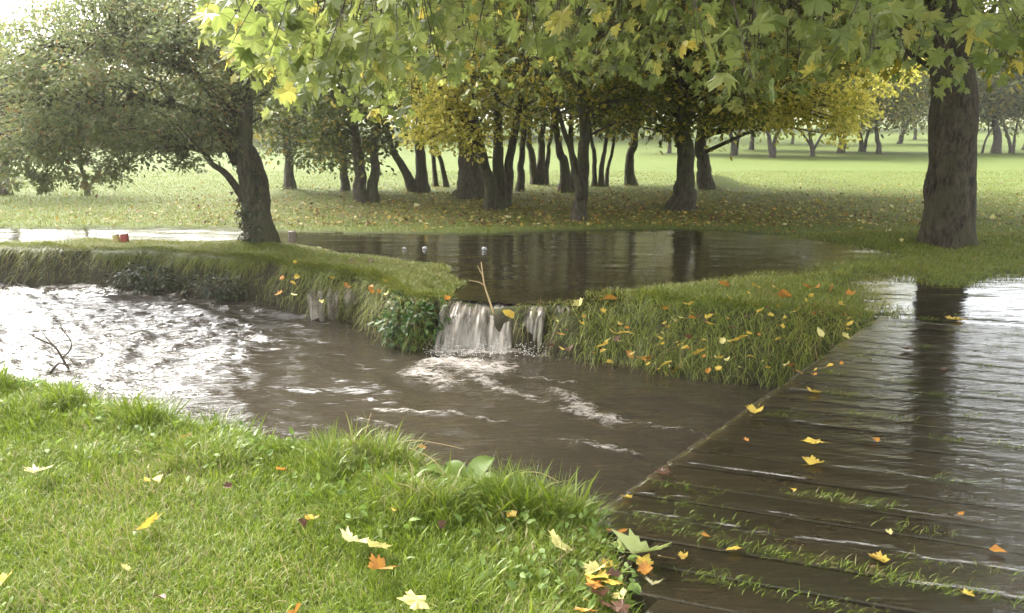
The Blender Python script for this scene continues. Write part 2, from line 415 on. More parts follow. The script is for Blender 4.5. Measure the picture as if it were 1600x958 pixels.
fdx, fdy = 0.93, -0.36                       # along-flow axis
U = X * fdx + Y * fdy; Vv = -X * fdy + Y * fdx
foam = np.zeros_like(X)
for x0, y0, x1, y1, w, a in fs:
    if a < 0.6 and w < 0.04: a = min(0.8, a + 0.25)
    p, q = at(x0, y0, ZW)[:2], at(x1, y1, ZW)[:2]
    ex, ey = q - p
    t = np.clip(((X - p[0]) * ex + (Y - p[1]) * ey) / (ex * ex + ey * ey), 0, 1)
    foam = np.maximum(foam, a * np.exp(-((X - p[0] - t * ex) ** 2 + (Y - p[1] - t * ey) ** 2) / (w * w * 3.2)))
chop = sstep(-X + 0.25 * (Y - 8), 1.9, 3.2) * 0.95 + 0.05
Z = ZW + (fbm(U * 1.0 + 3, Vv * 2.2, 31, 3) - 0.5) * 0.09
Z += (fbm(U * 2.3, Vv * 5.2 + fbm(U, Vv, 4, 2) * 3, 37, 3) - 0.5) * (0.02 + 0.10 * chop)
Z += (noise(U * 9, Vv * 15, 41) - 0.5) * 0.03 * chop
Z += foam * (fbm(X * 9, Y * 9, 55, 3) - 0.3) * 0.10
D = sdist(X, Y, RIV)
foam = np.clip(foam + 0.12 * sstep(fbm(U * 0.8, Vv * 2.5, 91, 3), 0.5, 0.7), 0, 1)  # faint background flecks painted as foam in place of water glints
keep = D < 0.35
def water_mat(name, col, rough, scales, foam_on=False, strength=0.5, clear=0.0, fcol=(0.5, 0.45, 0.4), fgain=0.74, chop=False):
    m, N, fin = mat(name)
    P = wpos(N)
    hgt = None
    for sc, amp, st3, dist in scales:
        v = math_(N, 'MULTIPLY', ntex(N, sc, mapv(N, P, st3, (0, 0, R(-21))), 3, 0.5, dist), amp)
        hgt = v if hgt is None else math_(N, 'ADD', hgt, v)
    b = N('Bump', {'Height': hgt, 'Strength': math_(N, 'ADD', math_(N, 'MULTIPLY', N('Attribute', attribute_name='chop').outputs['Fac'], strength), 0.22) if chop else strength, 'Distance': 0.05}).outputs[0]
    w = N('BsdfPrincipled', {'Base Color': c4(col), 'Roughness': rough, 'IOR': 1.333, 'Specular IOR Level': 0.5, 'Normal': b}).outputs[0]
    if clear:
        fr = N('Fresnel', {'IOR': 1.333, 'Normal': b}).outputs[0]
        tr = N('BsdfTransparent', {'Color': (0.95, 0.93, 0.86, 1)}).outputs[0]
        gl = N('BsdfGlossy', {'Roughness': rough, 'Normal': b, 'Color': (1, 1, 1, 1)}).outputs[0]
        cl = N('MixShader', {0: fr, 1: tr, 2: gl}).outputs[0]
        w = N('MixShader', {0: clear, 1: w, 2: cl}).outputs[0]
    if foam_on:
        f = N('Attribute', attribute_name='foam').outputs['Fac']
        d1 = ntex(N, 15, mapv(N, P, (0.6, 1.5, 1), (0, 0, R(-21))), 5, 0.7, 0.8); d2 = ntex(N, 55, P, 3, 0.7)
        k = math_(N, 'ADD', math_(N, 'MULTIPLY', d1, 1.3), math_(N, 'MULTIPLY', d2, 0.5))
        k = math_(N, 'ADD', math_(N, 'MULTIPLY', f, fgain), math_(N, 'SUBTRACT', k, 1.38))
        k = ramp(N, k, [(0.0, (0, 0, 0)), (0.45, (1, 1, 1))])
        bb = N('Bump', {'Height': d2, 'Strength': 0.6, 'Distance': 0.03}).outputs[0]
        fo = N('BsdfPrincipled', {'Base Color': c4(fcol), 'Roughness': 0.6, 'Normal': bb}).outputs[0]
        w = N('MixShader', {0: math_(N, 'MULTIPLY', k, 0.8), 1: w, 2: fo}).outputs[0]
    fin(w); return m
M_RIVER = water_mat('river_water', (0.032, 0.026, 0.018), 0.08, [(5, 0.9, (0.5, 1.5, 1), 0.6), (17, 0.35, (0.5, 1.4, 1), 0.4)], True, 0.85, chop=True)
M_POOL = water_mat('pool_water', (0.015, 0.0125, 0.007), 0.05, [(5, 0.6, (0.5, 1.4, 1), 0.3), (16, 0.3, (0.4, 1.3, 1), 0.2)], False, 0.16)
M_FILM = water_mat('film_water', (0.05, 0.042, 0.028), 0.05, [(6, 0.5, (0.5, 1.6, 1), 0.3), (22, 0.4, (0.5, 1.4, 1), 0.3)], True, 0.22, 0.88, fcol=(0.3, 0.28, 0.26), fgain=1.05)
def masked_grid(name, X, Y, Z, keep, m, attrs=None, **kw):
    ny, nx_ = X.shape
    f = gridfaces(ny, nx_)
    k = keep.ravel()
    f = f[k[f].all(1)]
    used = np.unique(f); remap = np.full(X.size, -1); remap[used] = np.arange(len(used))
    V = np.stack([X, Y, Z], -1).reshape(-1, 3)[used]
    me = np_mesh(name, V, [remap[f]], attrs={k2: v.ravel()[used] for k2, v in (attrs or {}).items()})
    return link(name, me, m, **kw)
masked_grid('river', X, Y, Z, keep, M_RIVER, {'foam': foam, 'chop': chop}, label='brown fast flowing stream with white water', kind='structure')

# ------------------------------------------------------------------ flood pool over the field, held at the upper level
px_ = np.arange(-22, 22, 0.06); py_ = np.arange(5.0, 20, 0.06)
X, Y = np.meshgrid(px_, py_)
Hh = height(X, Y); D = sdist(X, Y, RIV)
s_, t_ = deck_st(X, Y)
ondeck = (s_ < S_END - 0.12) & (t_ > -0.05)
inp = np.minimum(np.minimum(sdist(X, Y, POOL), sdist(X, Y, POOLR)), sdist(X, Y, POOLS)) < 0.5
keep = inp & (Hh < ZP + 0.03) & (D > np.clip(bank_w(X, Y) * 0.92, 0.24, 1.0)) & ~ondeck
Z = ZP + (fbm(X * 1.5, Y * 4, 61, 3) - 0.5) * 0.012
lip = np.exp(-((X - at(752, 480)[0]) / 0.45) ** 2) * sstep(9.3 - Y, 0, 0.9)
Z = Z - lip * 0.035 + lip * (noise(X * 12, Y * 3, 8) - 0.5) * 0.03
Z = np.where((s_ < S_END + 0.15) & (t_ > -0.1), np.minimum(Z, 0.008), Z)
masked_grid('flood_water', X, Y, Z, keep, M_POOL, label='dark still flood water lying over the grass', kind='structure')

# ------------------------------------------------------------------ bridge
rng = np.random.default_rng(11)
def dk(s, t, z=0.0):
    p = A_ + e_ * s + q_ * t
    return np.array([p[0], p[1], z])
def deck_mat():
    m, N, fin = mat('wet_planks')
    P = wpos(N)
    ang = math.atan2(q_[1], q_[0])
    g = ntex(N, 9, mapv(N, P, (0.25, 3.0, 1), (0, 0, -ang)), 6, 0.65)
    big = ntex(N, 2.3, P, 4)
    rnd = N('NewGeometry').outputs['Random Per Island']
    c = ramp(N, g, [(0.3, (0.026, 0.019, 0.011)), (0.7, (0.105, 0.076, 0.044))])
    c = mixc(N, math_(N, 'MULTIPLY', rnd, 0.5), c, (0.02, 0.02, 0.01))
    c = mixc(N, ramp(N, big, [(0.5, (0, 0, 0)), (0.68, (0.6, 0.6, 0.6))]), c, (0.024, 0.027, 0.011))
    b = N('Bump', {'Height': g, 'Strength': 0.5, 'Distance': 0.012})
    ro = ramp(N, big, [(0.3, (0.18, 0.18, 0.18)), (0.7, (0.5, 0.5, 0.5))])
    fin(N('BsdfPrincipled', {'Base Color': c, 'Roughness': ro, 'Specular IOR Level': 0.5, 'Normal': b.outputs[0]}).outputs[0])
    return m
M_DECK = deck_mat()
bridge = empty('plank_footbridge', dk(0, 0), 'dark wet plank footbridge half under flood water', 'bridge')
def under(o): o.matrix_parent_inverse = Matrix.Translation(bridge.location).inverted(); return o
mb = MB()
PW = 0.235; s = -3.3; gaps = []
pn = np.array([-q_[1], q_[0]]); pn *= np.sign(pn @ e_)
sc_ = 1.0 / abs(pn @ e_)
while s < S_END:
    w = PW * rng.uniform(0.93, 1.05)
    t0 = float(deck_t0(np.array(s))) + (rng.uniform(-0.006, 0.006) if s >= 0 else rng.uniform(-0.05, 0.08))
    n = 26; ts = np.linspace(t0, 7.2, n)
    z0 = rng.uniform(-0.004, 0.004); tilt = rng.uniform(-0.004, 0.004)
    ring = []
    hw = (w - 0.014) * sc_
    prof_ = [(0.0, -0.05), (0.0, -0.006), (0.008 * sc_, 0.0), (hw - 0.008 * sc_, tilt), (hw, tilt - 0.006), (hw, -0.05)]
    V = np.array([dk(s + a, t, b + z0 + 0.003 * math.sin(t * 2.1 + s * 7)) for t in ts for a, b in prof_])
    i = np.arange(n - 1)[:, None] * 6; j = np.arange(6)[None]; k = (j + 1) % 6
    Fq = np.stack([i + j, i + 6 + j, i + 6 + k, i + k], -1).reshape(-1, 4)
    mb.add(V, Fq, np.array([[0, 1, 2, 3, 4, 5], [6 * n - 1, 6 * n - 2, 6 * n - 3, 6 * n - 4, 6 * n - 5, 6 * n - 6]]))
    gaps.append(s); s += w * sc_
under(link('deck', mb.build('deck', False), M_DECK, bridge))
for off in (0.12, 1.7, 3.4):
    mb = MB()
    p, q = dk(-0.3, off, -0.125), dk(S_END, off, -0.125)
    side = np.array([q_[0], q_[1], 0]) * 0.05
    mb.box((p + q) / 2, (q - p) / 2, side, (0, 0, 0.07))
    under(link('beam', mb.build('beam', False), M_DECK, bridge))
# wire netting stapled on the boards nearest the camera
mb = MB(); c = 0.034
def hexpt(i, j, k):
    x = (i + 0.5 * (j % 2)) * c * math.sqrt(3); y = j * c * 1.5
    return x + c * math.cos(R(60 * k + 30)), y + c * math.sin(R(60 * k + 30))
for j in range(0, 58):
    for i in range(0, 62):
        for k in (0, 1, 2):
            a, b = hexpt(i, j, k), hexpt(i, j, k + 1)
            p, q = dk(-2.0 + a[1], 0.45 + a[0], 0.0075 + 0.003 * math.sin(a[0] * 9)), dk(-2.0 + b[1], 0.45 + b[0], 0.0075 + 0.003 * math.sin(b[0] * 9))
            d = q - p; nn = np.array([-d[1], d[0], 0]); nn *= 0.0009 / np.linalg.norm(nn)
            mb.add([p - nn, p + nn, q + nn, q - nn], [[0, 1, 2, 3]])
m, N, fin = mat('netting_wire')
fin(N('BsdfPrincipled', {'Base Color': (0.05, 0.042, 0.034, 1), 'Metallic': 0.4, 'Roughness': 0.5}).outputs[0])
under(link('wire_netting', mb.build('wire_netting', False), m, bridge))

# thin sheet of water sliding over the boards
ss = np.arange(-3.2, S_END + 0.02, 0.022); tt = np.arange(0.0, 7.2, 0.03)
SS, TT = np.meshgrid(ss, tt)
PX = A_[0] + e_[0] * SS + q_[0] * TT; PY = A_[1] + e_[1] * SS + q_[1] * TT
edge = fbm(SS * 1.3, TT * 1.3, 71, 4)
lvl = 0.011 - 0.03 * (1 - sstep(SS + (edge - 0.5) * 1.0, -3.1, -2.7)) - 0.1 * (TT < deck_t0(SS) + 0.03)
lvl = np.where(SS > 3.6, np.maximum(lvl, 0.009), lvl)
fo = np.zeros_like(SS)
rid = np.zeros_like(SS)
for g in gaps:
    if g < -0.4: continue
    amp = 0.45 + 0.55 * sstep(noise(np.full(1, g * 7.3), np.zeros(1), 5), 0.25, 0.8)[0]
    d = SS - g + (fbm(TT * 3.5, g * 9 + TT * 0, 7, 3) - 0.5) * 0.07
    m1 = noise(TT * 1.1 + g * 5, g * 3 + TT * 0, 3) * sstep(TT, 0.0, 0.12)
    rid += np.exp(-(d / 0.035) ** 2) * (0.004 + 0.02 * sstep(TT, 1.7, 2.7)) * (0.3 + m1)
    fade = 1 - sstep(TT, 0.9 + m1 * 1.1, 1.7 + m1 * 1.1)
    fo = np.maximum(fo, np.exp(-(d / (0.006 + 0.014 * noise(TT * 5, g * 11 + TT * 0, 19))) ** 2) * sstep(m1, 0.3, 0.6) * (0.35 + 0.65 * amp) * fade)
Zf = lvl + rid + (fbm(SS * 7, TT * 3, 77, 3) - 0.5) * (0.002 + 0.036 * sstep(TT, 1.7, 2.9))
fo = np.clip(fo * 0.98, 0, 1) * (0.75 + 0.5 * fbm(TT * 9, SS * 9, 14, 2))
masked_grid('shallow_water', PX.T, PY.T, Zf.T, np.ones_like(SS.T, bool), M_FILM, {'foam': fo.T}, label='thin rippled sheet of water over the bridge boards', kind='structure')

# ------------------------------------------------------------------ waterfall
def fall_mat():
    m, N, fin = mat('falling_water')
    u = N('Attribute', attribute_name='across').outputs['Fac']; v = N('Attribute', attribute_name='down').outputs['Fac']
    vec = N('CombineXYZ', {0: u, 1: math_(N, 'MULTIPLY', v, 0.12)}).outputs[0]
    n = ntex(N, 13, vec, 4, 0.6, 0.2); n2 = ntex(N, 42, vec, 2)
    k = math_(N, 'ADD', math_(N, 'MULTIPLY', n, 0.7), math_(N, 'MULTIPLY', n2, 0.35))
    k = math_(N, 'ADD', k, math_(N, 'MULTIPLY', v, 0.16))
    edge_ = N('Attribute', attribute_name='edge').outputs['Fac']
    alpha = math_(N, 'MULTIPLY', ramp(N, math_(N, 'ADD', k, math_(N, 'MULTIPLY', edge_, N('Attribute', attribute_name='body').outputs['Fac'])), [(0.50, (0.10, 0.10, 0.10)), (0.82, (1, 1, 1))]), ramp(N, edge_, [(0, (0, 0, 0)), (0.3, (1, 1, 1))]))
    c = ramp(N, k, [(0.4, (0.12, 0.095, 0.068)), (0.8, (0.42, 0.38, 0.32))])
    b = N('Bump', {'Height': k, 'Strength': 0.6, 'Distance': 0.03}).outputs[0]
    p = N('BsdfPrincipled', {'Base Color': c, 'Roughness': 0.25, 'IOR': 1.33, 'Normal': b}).outputs[0]
    t = N('BsdfTranslucent', {'Color': c}).outputs[0]
    p = N('MixShader', {0: 0.3, 1: p, 2: t}).outputs[0]
    fin(N('MixShader', {0: alpha, 1: N('BsdfTransparent').outputs[0], 2: p}).outputs[0])
    return m
M_FALL = fall_mat()
def fall(name, x0, x1, xb0, xb1, ytop, ybot, label, body=0.25, seed=0, nu=60, nv=26, zt=None):
    u = np.linspace(0, 1, nu); v = np.linspace(0, 1, nv)
    Uq, Vq = np.meshgrid(u, v)
    T0, T1 = at(x0, ytop, 0.0), at(x1, ytop + 1, 0.0)
    B0, B1 = at(xb0, ybot, ZW), at(xb1, ybot + 3, ZW)
    T = T0[None, None] * (1 - Uq[..., None]) + T1[None, None] * Uq[..., None]
    B = B0[None, None] * (1 - Uq[..., None]) + B1[None, None] * Uq[..., None]
    k = Vq ** 0.75
    P = T * (1 - k[..., None]) + B * k[..., None]
    z = -0.008 + (ZW - 0.02 + 0.008) * Vq ** 1.9
    P[..., 2] = z + (noise(Uq * 14, Vq * 1.2, seed) - 0.5) * 0.03 * (0.4 + Vq)
    P[..., 1] += -(fbm(Uq * 7, Vq * 0.8, seed + 3, 3) - 0.5) * 0.22 - 0.05 * np.sin(Vq * math.pi)
    ed = np.clip(np.minimum(Uq, 1 - Uq) * 4.5 * (0.5 + 1.0 * noise(Vq * 3, Uq * 0, seed)), 0, 1)
    width = abs(T1[0] - T0[0])
    me = np_mesh(name, P.reshape(-1, 3), [gridfaces(nv, nu)], attrs={'across': Uq.ravel() * width + seed * 3.1, 'down': Vq.ravel(), 'edge': ed.ravel(), 'body': np.full(Uq.size, body)})
    return link(name, me, M_FALL, label=label, kind='structure')
fall('waterfall', 698, 815, 676, 806, 466, 547, 'white fan of water pouring off the flooded grass', 0.17, seed=1)
fall('waterfall', 822, 858, 812, 846, 476, 548, 'narrow water spout right of the main fall', 0.32, seed=2, nu=24)
fall('waterfall', 868, 898, 866, 892, 478, 540, 'thin trickle through the grassy bank edge', 0.3, seed=4, nu=20)
for a0, a1, sd0, lb in ((482, 508, 7, 'leftmost thin veil seeping down the left earth bank'), (512, 530, 9, 'thin middle veil seeping down the left earth bank'), (538, 562, 12, 'thin veil seeping down the left earth bank nearest the bush')):
    fall('waterfall', a0, a1, a0 + 1, a1 + 1, 452, 497, lb, 0.10, seed=sd0, nu=16)

rngS = np.random.default_rng(6)
oc = np.array([(1, 0, 0), (-1, 0, 0), (0, 1, 0), (0, -1, 0), (0, 0, 1), (0, 0, -1)], float)
of = [np.array([[0, 2, 4], [2, 1, 4], [1, 3, 4], [3, 0, 4], [2, 0, 5], [1, 2, 5], [3, 1, 5], [0, 3, 5]])]
n = 620; u = rngS.random(n); b0, b1 = at(675, 552, ZW), at(850, 552, ZW)
pp = b0 * (1 - u)[:, None] + b1 * u[:, None] + np.stack([rngS.normal(0, 0.05, n), rngS.normal(-0.03, 0.09, n), np.abs(rngS.normal(0.0, 0.055, n))], -1)
V, Fc = scatter(oc, of, pp, np.broadcast_to(np.eye(3), (n, 3, 3)), rngS.uniform(0.0025, 0.008, n))
m, N, fin = mat('spray_drops')
fin(N('BsdfPrincipled', {'Base Color': (0.5, 0.47, 0.42, 1), 'Roughness': 0.2}).outputs[0])
link('splash_drops', np_mesh('splash_drops', V, Fc), m, label='spray of white drops at the foot of the waterfall', cat='spray', kind='stuff')

# ------------------------------------------------------------------ trees
LOBE_VAR = []
_r = np.random.default_rng(17)
for _k in range(5):
    v = LOBE_V.copy(); v[1:, :2] *= (1 + _r.normal(0, 0.13, (len(v) - 1, 1))); v[:, 0] *= _r.uniform(0.75, 1.1); v[:, 0] += 0.12 * _r.normal() * v[:, 1]
    v[:, 2] += 0.25 * _r.normal() * v[:, 0] + _r.normal(0, 0.035, len(v)) + _r.uniform(0, 0.35) * np.abs(v[:, 0]); LOBE_VAR.append(v)
def leaves_mesh(name, pos, size, tip, nrm, rng, lobed=False):
    n = len(pos); M = frames(tip, nrm)
    if not lobed:
        V, Fc = scatter(OVAL_V, OVAL_F, pos, M, size, rng.normal(-0.3, 0.4, n))
        return np_mesh(name, V, Fc, smooth=False)
    VV, FF, o = [], [], 0
    pick = rng.integers(0, 5, n); bend = rng.normal(-0.25, 0.4, n); size = np.asarray(size)
    for k in range(5):
        i = pick == k
        V, Fc = scatter(LOBE_VAR[k], LOBE_F, pos[i], M[i], size[i], bend[i])
        VV.append(V); FF.append(Fc[0] + o); o += len(V)
    return np_mesh(name, np.concatenate(VV), [np.concatenate(FF)], smooth=False)
def clump_leaves(centres, rad, per, rng, flat=0.7, droop=0.5):
    n = len(centres) * per
    c = np.repeat(centres, per, 0); r = np.repeat(np.broadcast_to(rad, (len(centres),)), per)
    g = rng.normal(0, 1, (n, 3)); g[:, 2] *= flat
    g *= np.minimum(1, 1.9 / (np.linalg.norm(g, axis=1) + 1e-6))[:, None]
    pos = c + g * r[:, None] * 0.62
    pos[:, 2] -= 0.25 * r * (g[:, 0] ** 2 + g[:, 1] ** 2) * 0.35
    tip = g * np.array([1, 1, 0.3]) + rng.normal(0, 0.7, (n, 3)); tip[:, 2] -= droop
    nrm = rng.normal(0, 0.55, (n, 3)) + np.array([0, 0, 1.0]) + 0.25 * g
    return pos, tip, nrm
def stem_pts(pix, Yd, rng, jy=0.25, base_z=None):
    P = np.array([atY(x, y, Yd) for x, y in pix])
    P[1:, 1] += np.cumsum(rng.normal(0, jy, len(P) - 1))
    if base_z is not None: P[0, 2] = base_z
    return P
def make_tree(label, cat, pixstems, base, crown, leafmat, bark, group=None, seed=1, leaf=0.13, per=60, name='tree', sides=14, flare=1.35, lit=False, twigs=True, lobed=False, extra=None, part='trunk', Yd=None):
    """pixstems: list of (list of pixels from base up, radius base, radius top); crown: list of ellipsoids (px centre, py centre, rx, ry, rz, nclumps, clump radius)"""
    rng = np.random.default_rng(seed)
    b = at(base[0], base[1], 0.05)
    b[2] = float(height(b[0], b[1]))
    if Yd is None: Yd = b[1]
    root = empty(name, b, label, cat, group)
    inv = Matrix.Translation(root.location).inverted()
    anchors = []
    for pix, r0, r1 in pixstems:
        P = stem_pts(pix, Yd, rng, 0.12)
        P[0, 2] -= 0.25
        n = max(14, int(np.linalg.norm(np.diff(P, axis=0), axis=1).sum() / 0.16)); n = min(n, 60)
        Q = spline(P, n)
        Q[2:, 0] += (fbm(np.arange(n) * 0.35, np.full(n, seed * 3.3), 2, 2)[2:] - 0.5) * r0 * 0.8
        u = np.linspace(0, 1, n)
        rad = r0 + (r1 - r0) * u ** 0.9
        hgt = Q[:, 2] - b[2]
        rad = rad * (1 + (flare - 1) * np.exp(-np.clip(hgt, 0, 9) / (0.18 + r0 * 0.7)))
        mb = MB(); mb.tube(Q, rad, sides, 0.16, rng, lobes=0.03 + 0.2 * np.exp(-np.clip(hgt, 0, 9) / 0.16))
        o = link(part if len(pixstems) > 1 else 'trunk', mb.build('trunk'), bark, root); o.matrix_parent_inverse = inv
        anchors.append((Q, rad))
    C = []; CR = []; ntop = 0
    for (ex, ey, rxx, ryy, rzz, nc, cr, *dy) in crown:
        c = atY(ex, ey, Yd + (dy[0] if dy else 0))
        g = rng.normal(0, 1, (nc, 3)); g /= np.linalg.norm(g, axis=1)[:, None]
        g *= (rng.uniform(0.1, 1, nc) ** 0.42)[:, None]
        lump = 0.8 + 0.4 * fbm(g[:, 0] * 2 + seed, g[:, 1] * 2 + g[:, 2] * 2, seed, 2)
        C.append(c + g * np.array([rxx, ryy, rzz]) * lump[:, None]); CR.append(cr * rng.uniform(0.6, 1.35, nc))
    C = np.concatenate(C); CR = np.concatenate(CR)
    ok = C[:, 2] - b[2] > 0.7; C, CR = C[ok], CR[ok]
    if group == MG and seed not in (17, 8):  # tall unseen tops, added to hide sky from the water reflections
        nt_ = 120; g = rng.normal(0, 1, (nt_, 3)); g /= np.linalg.norm(g, axis=1)[:, None]; g *= (rng.uniform(0.15, 1, nt_) ** 0.45)[:, None]
        top_c = anchors[0][0][-1] * np.array([0.5, 0, 0]) + np.array([b[0] * 0.5, Yd, b[2] + 7.6])
        C = np.vstack([C, top_c + g * np.array([2.9, 2.6, 2.9])]); CR = np.concatenate([CR, rng.uniform(0.55, 0.95, nt_)]); ntop = nt_
    if extra is not None: C = np.vstack([C, extra[0]]); CR = np.concatenate([CR, extra[1]])
    if twigs:
        mb = MB()
        allQ = np.concatenate([a[0][len(a[0]) // 3:] for a in anchors]); allR = np.concatenate([a[1][len(a[0]) // 3:] for a in anchors])
        for c in C:
            dd = np.linalg.norm((allQ - c) * np.array([1, 1, 1.0]), axis=1) + 2.0 * np.clip(allQ[:, 2] - c[2] + 0.2, 0, 9) * 0.3
            k = int(np.argmin(dd)); a = allQ[k]; L = np.linalg.norm(c - a)
            mid = (a + c) / 2 + np.array([0, 0, 0.12 * L]) + rng.normal(0, 0.05 * L + 0.02, 3)
            r = min(allR[k] * 0.55, 0.012 + 0.014 * L)
            mb.tube(spline([a, mid, c], 7), np.linspace(r, 0.005, 7), 5, cap=False)
        o = link('branches', mb.build('branches'), bark, root); o.matrix_parent_inverse = inv
    pos, tip, nrm = clump_leaves(C, CR, per, rng)
    sz = leaf * rng.uniform(0.6, 1.25, len(pos))
    if ntop: sz[-ntop * per:] *= 1.9
    ok = pos[:, 2] > b[2] + 0.5
    sz = sz[ok]
    pos, tip, nrm = pos[ok], tip[ok], nrm[ok]
    me = leaves_mesh('crown', pos, sz, tip, nrm, rng, lobed)
    o = link('crown', me, leafmat, root); o.matrix_parent_inverse = inv
    return root, anchors

MG = 'trees of the grove behind the flood pool'
def up(pix, *more): return pix + list(more)
make_tree('slim straight tree left of the grove beyond the leaning tree', 'tree', [([(452, 299), (451, 250), (449, 190), (452, 90), (450, -60)], 0.13, 0.05)], (452, 299),
          [(470, 90, 2.6, 2.0, 2.6, 80, 0.55)], M_LEAF_DARK, M_BARK, MG, 2)
make_tree('thin tree with low drooping foliage between slim tree and twin stems', 'tree', [([(538, 299), (534, 250), (528, 190), (520, 80), (515, -60)], 0.11, 0.04)], (538, 299),
          [(505, 215, 1.3, 1.2, 0.9, 40, 0.4), (520, 80, 2.3, 2.0, 2.3, 60, 0.55)], M_LEAF_DARK, M_BARK, MG, 3)
make_tree('low twin stemmed tree nearest the pool on the left of the grove', 'tree', [([(567, 316), (562, 280), (560, 235), (545, 150), (530, -30)], 0.16, 0.05), ([(580, 316), (584, 270), (588, 210), (600, 100), (620, -60)], 0.13, 0.04)], (573, 316),
          [(565, 95, 2.2, 1.8, 2.2, 75, 0.5), (560, 205, 1.3, 1.0, 0.5, 16, 0.35)], M_LEAF_DARK, M_BARK, MG, 4)
make_tree('forked tree with one limb leaning far left', 'tree', [([(653, 300), (635, 268), (612, 222), (590, 150), (560, 20)], 0.13, 0.04), ([(659, 300), (659, 250), (656, 180), (660, 80), (670, -60)], 0.17, 0.05)], (656, 300),
          [(640, 80, 2.6, 2.0, 2.3, 85, 0.5)], M_LEAF_OLIVE, M_BARK, MG, 5)
make_tree('pair of thin stems leaning left beside the thick trunk', 'tree', [([(682, 293), (676, 250), (668, 190), (660, 60)], 0.075, 0.03), ([(701, 294), (690, 255), (678, 205), (672, 60)], 0.075, 0.03)], (690, 293),
          [(690, 70, 1.8, 1.6, 2.2, 45, 0.5)], M_LEAF_OLIVE, M_BARK, MG, 6)
make_tree('thickest trunk of the grove left of the yellow spray', 'tree', [([(741, 311), (737, 270), (729, 210), (722, 100), (718, -120)], 0.31, 0.13)], (741, 311),
          [(730, -20, 3.4, 2.6, 2.8, 110, 0.6)], M_LEAF_OLIVE, M_BARK, MG, 7, flare=1.5)
make_tree('triple stemmed tree under yellow leaves in front of the thick trunk', 'tree', [([(771, 326), (763, 275), (747, 215), (735, 120), (720, -40)], 0.15, 0.05), ([(781, 326), (781, 270), (776, 190), (780, 80), (785, -60)], 0.15, 0.05), ([(788, 322), (795, 270), (805, 195), (825, 90), (840, -40)], 0.12, 0.04)], (780, 326),
          [(700, 140, 1.0, 0.9, 0.95, 55, 0.3, -1.5), (720, 195, 1.0, 0.9, 0.45, 30, 0.26, -1.5), (790, 60, 2.4, 1.8, 1.6, 60, 0.5)], M_LEAF_YEL, M_BARK, MG, 8, leaf=0.1, per=50)
make_tree('slender single stem right of the triple stemmed tree', 'tree', [([(813, 299), (814, 260), (818, 210), (822, 100), (820, -40)], 0.1, 0.04)], (813, 299), [(825, 70, 2.0, 1.8, 2.2, 55, 0.55)], M_LEAF_OLIVE, M_BARK, MG, 9)
make_tree('tight cluster of three stems in the middle of the grove', 'tree', [([(838, 288), (832, 250), (825, 200), (815, 60)], 0.13, 0.05), ([(846, 288), (846, 245), (848, 190), (852, 60)], 0.15, 0.05), ([(851, 287), (856, 250), (862, 205), (880, 60)], 0.09, 0.03)], (845, 288),
          [(850, 70, 2.6, 2.0, 2.4, 75, 0.55)], M_LEAF_DARK, M_BARK, MG, 10)
make_tree('wide forked tree behind the slim foremost tree', 'tree', [([(884, 300), (882, 260), (870, 205), (850, 60)], 0.16, 0.05), ([(888, 299), (898, 262), (892, 200), (900, 60)], 0.11, 0.04)], (886, 300),
          [(880, 60, 2.4, 2.0, 2.2, 70, 0.5)], M_LEAF_OLIVE, M_BARK, MG, 12)
make_tree('foremost slim tree standing alone at the pool edge', 'tree', [([(905, 346), (909, 290), (914, 210), (908, 130), (905, -20), (900, -180)], 0.13, 0.05), ([(907, 290), (895, 245), (880, 200), (860, 120)], 0.07, 0.03)], (905, 346),
          [(900, 40, 2.0, 1.6, 1.7, 75, 0.42), (960, 150, 1.2, 0.9, 0.6, 22, 0.32)], M_LEAF_OLIVE, M_BARK, MG, 13, leaf=0.11)
make_tree('spindly thicket of three thin stems right of the foremost tree', 'tree', [([(928, 291), (930, 250), (922, 200), (915, 60)], 0.08, 0.03), ([(938, 291), (942, 250), (950, 200), (960, 60)], 0.08, 0.03), ([(946, 289), (952, 260), (960, 215), (975, 80)], 0.06, 0.03)], (937, 291),
          [(945, 80, 2.0, 1.8, 2.2, 55, 0.55)], M_LEAF_DARK, M_BARK, MG, 14)
make_tree('crooked single trunk with hooked base before the bright lawn', 'tree', [([(988, 289), (981, 268), (984, 240), (992, 205), (985, 140), (980, -20)], 0.16, 0.06)], (987, 289),
          [(1000, 80, 2.6, 2.0, 2.3, 70, 0.55)], M_LEAF_OLIVE, M_BARK, MG, 15)
rootA, _ = make_tree('straight grey trunk with flared mossy base at the pool edge', 'tree', [([(1066, 330), (1067, 280), (1068, 210), (1072, 120), (1080, -120)], 0.215, 0.10)], (1066, 330),
          [(1060, 30, 3.2, 2.4, 2.1, 110, 0.55), (1050, 165, 1.8, 1.2, 0.55, 34, 0.38)], M_LEAF_OLIVE, M_BARK, MG, 16, flare=1.6, leaf=0.12)
make_tree('yellow leaved tree on a dark earth mound', 'tree', [([(1107, 297), (1102, 255), (1098, 205), (1105, 120), (1130, -40)], 0.2, 0.08)], (1107, 297),
          [(1245, 98, 2.3, 1.8, 1.35, 120, 0.5, -2), (1145, 130, 1.6, 1.5, 1.1, 50, 0.5, -1), (1235, 160, 1.7, 1.2, 0.45, 36, 0.34, -3), (1240, 10, 2.6, 1.8, 1.6, 50, 0.55), (1322, 185, 0.4, 0.6, 0.7, 16, 0.28, -2), (1400, 90, 1.0, 1.0, 0.9, 24, 0.4, 1)], M_LEAF_YEL, M_BARK, MG, 17, leaf=0.13, per=44)
make_tree('leafless looking sapling on the far left lawn', 'tree', [([(138, 306), (135, 280), (130, 250), (122, 190)], 0.06, 0.03), ([(136, 285), (150, 262), (170, 235)], 0.02, 0.01)], (138, 306), [(125, 150, 1.3, 1.1, 1.0, 24, 0.45)], M_LEAF_FAR, M_BARK, None, 18)
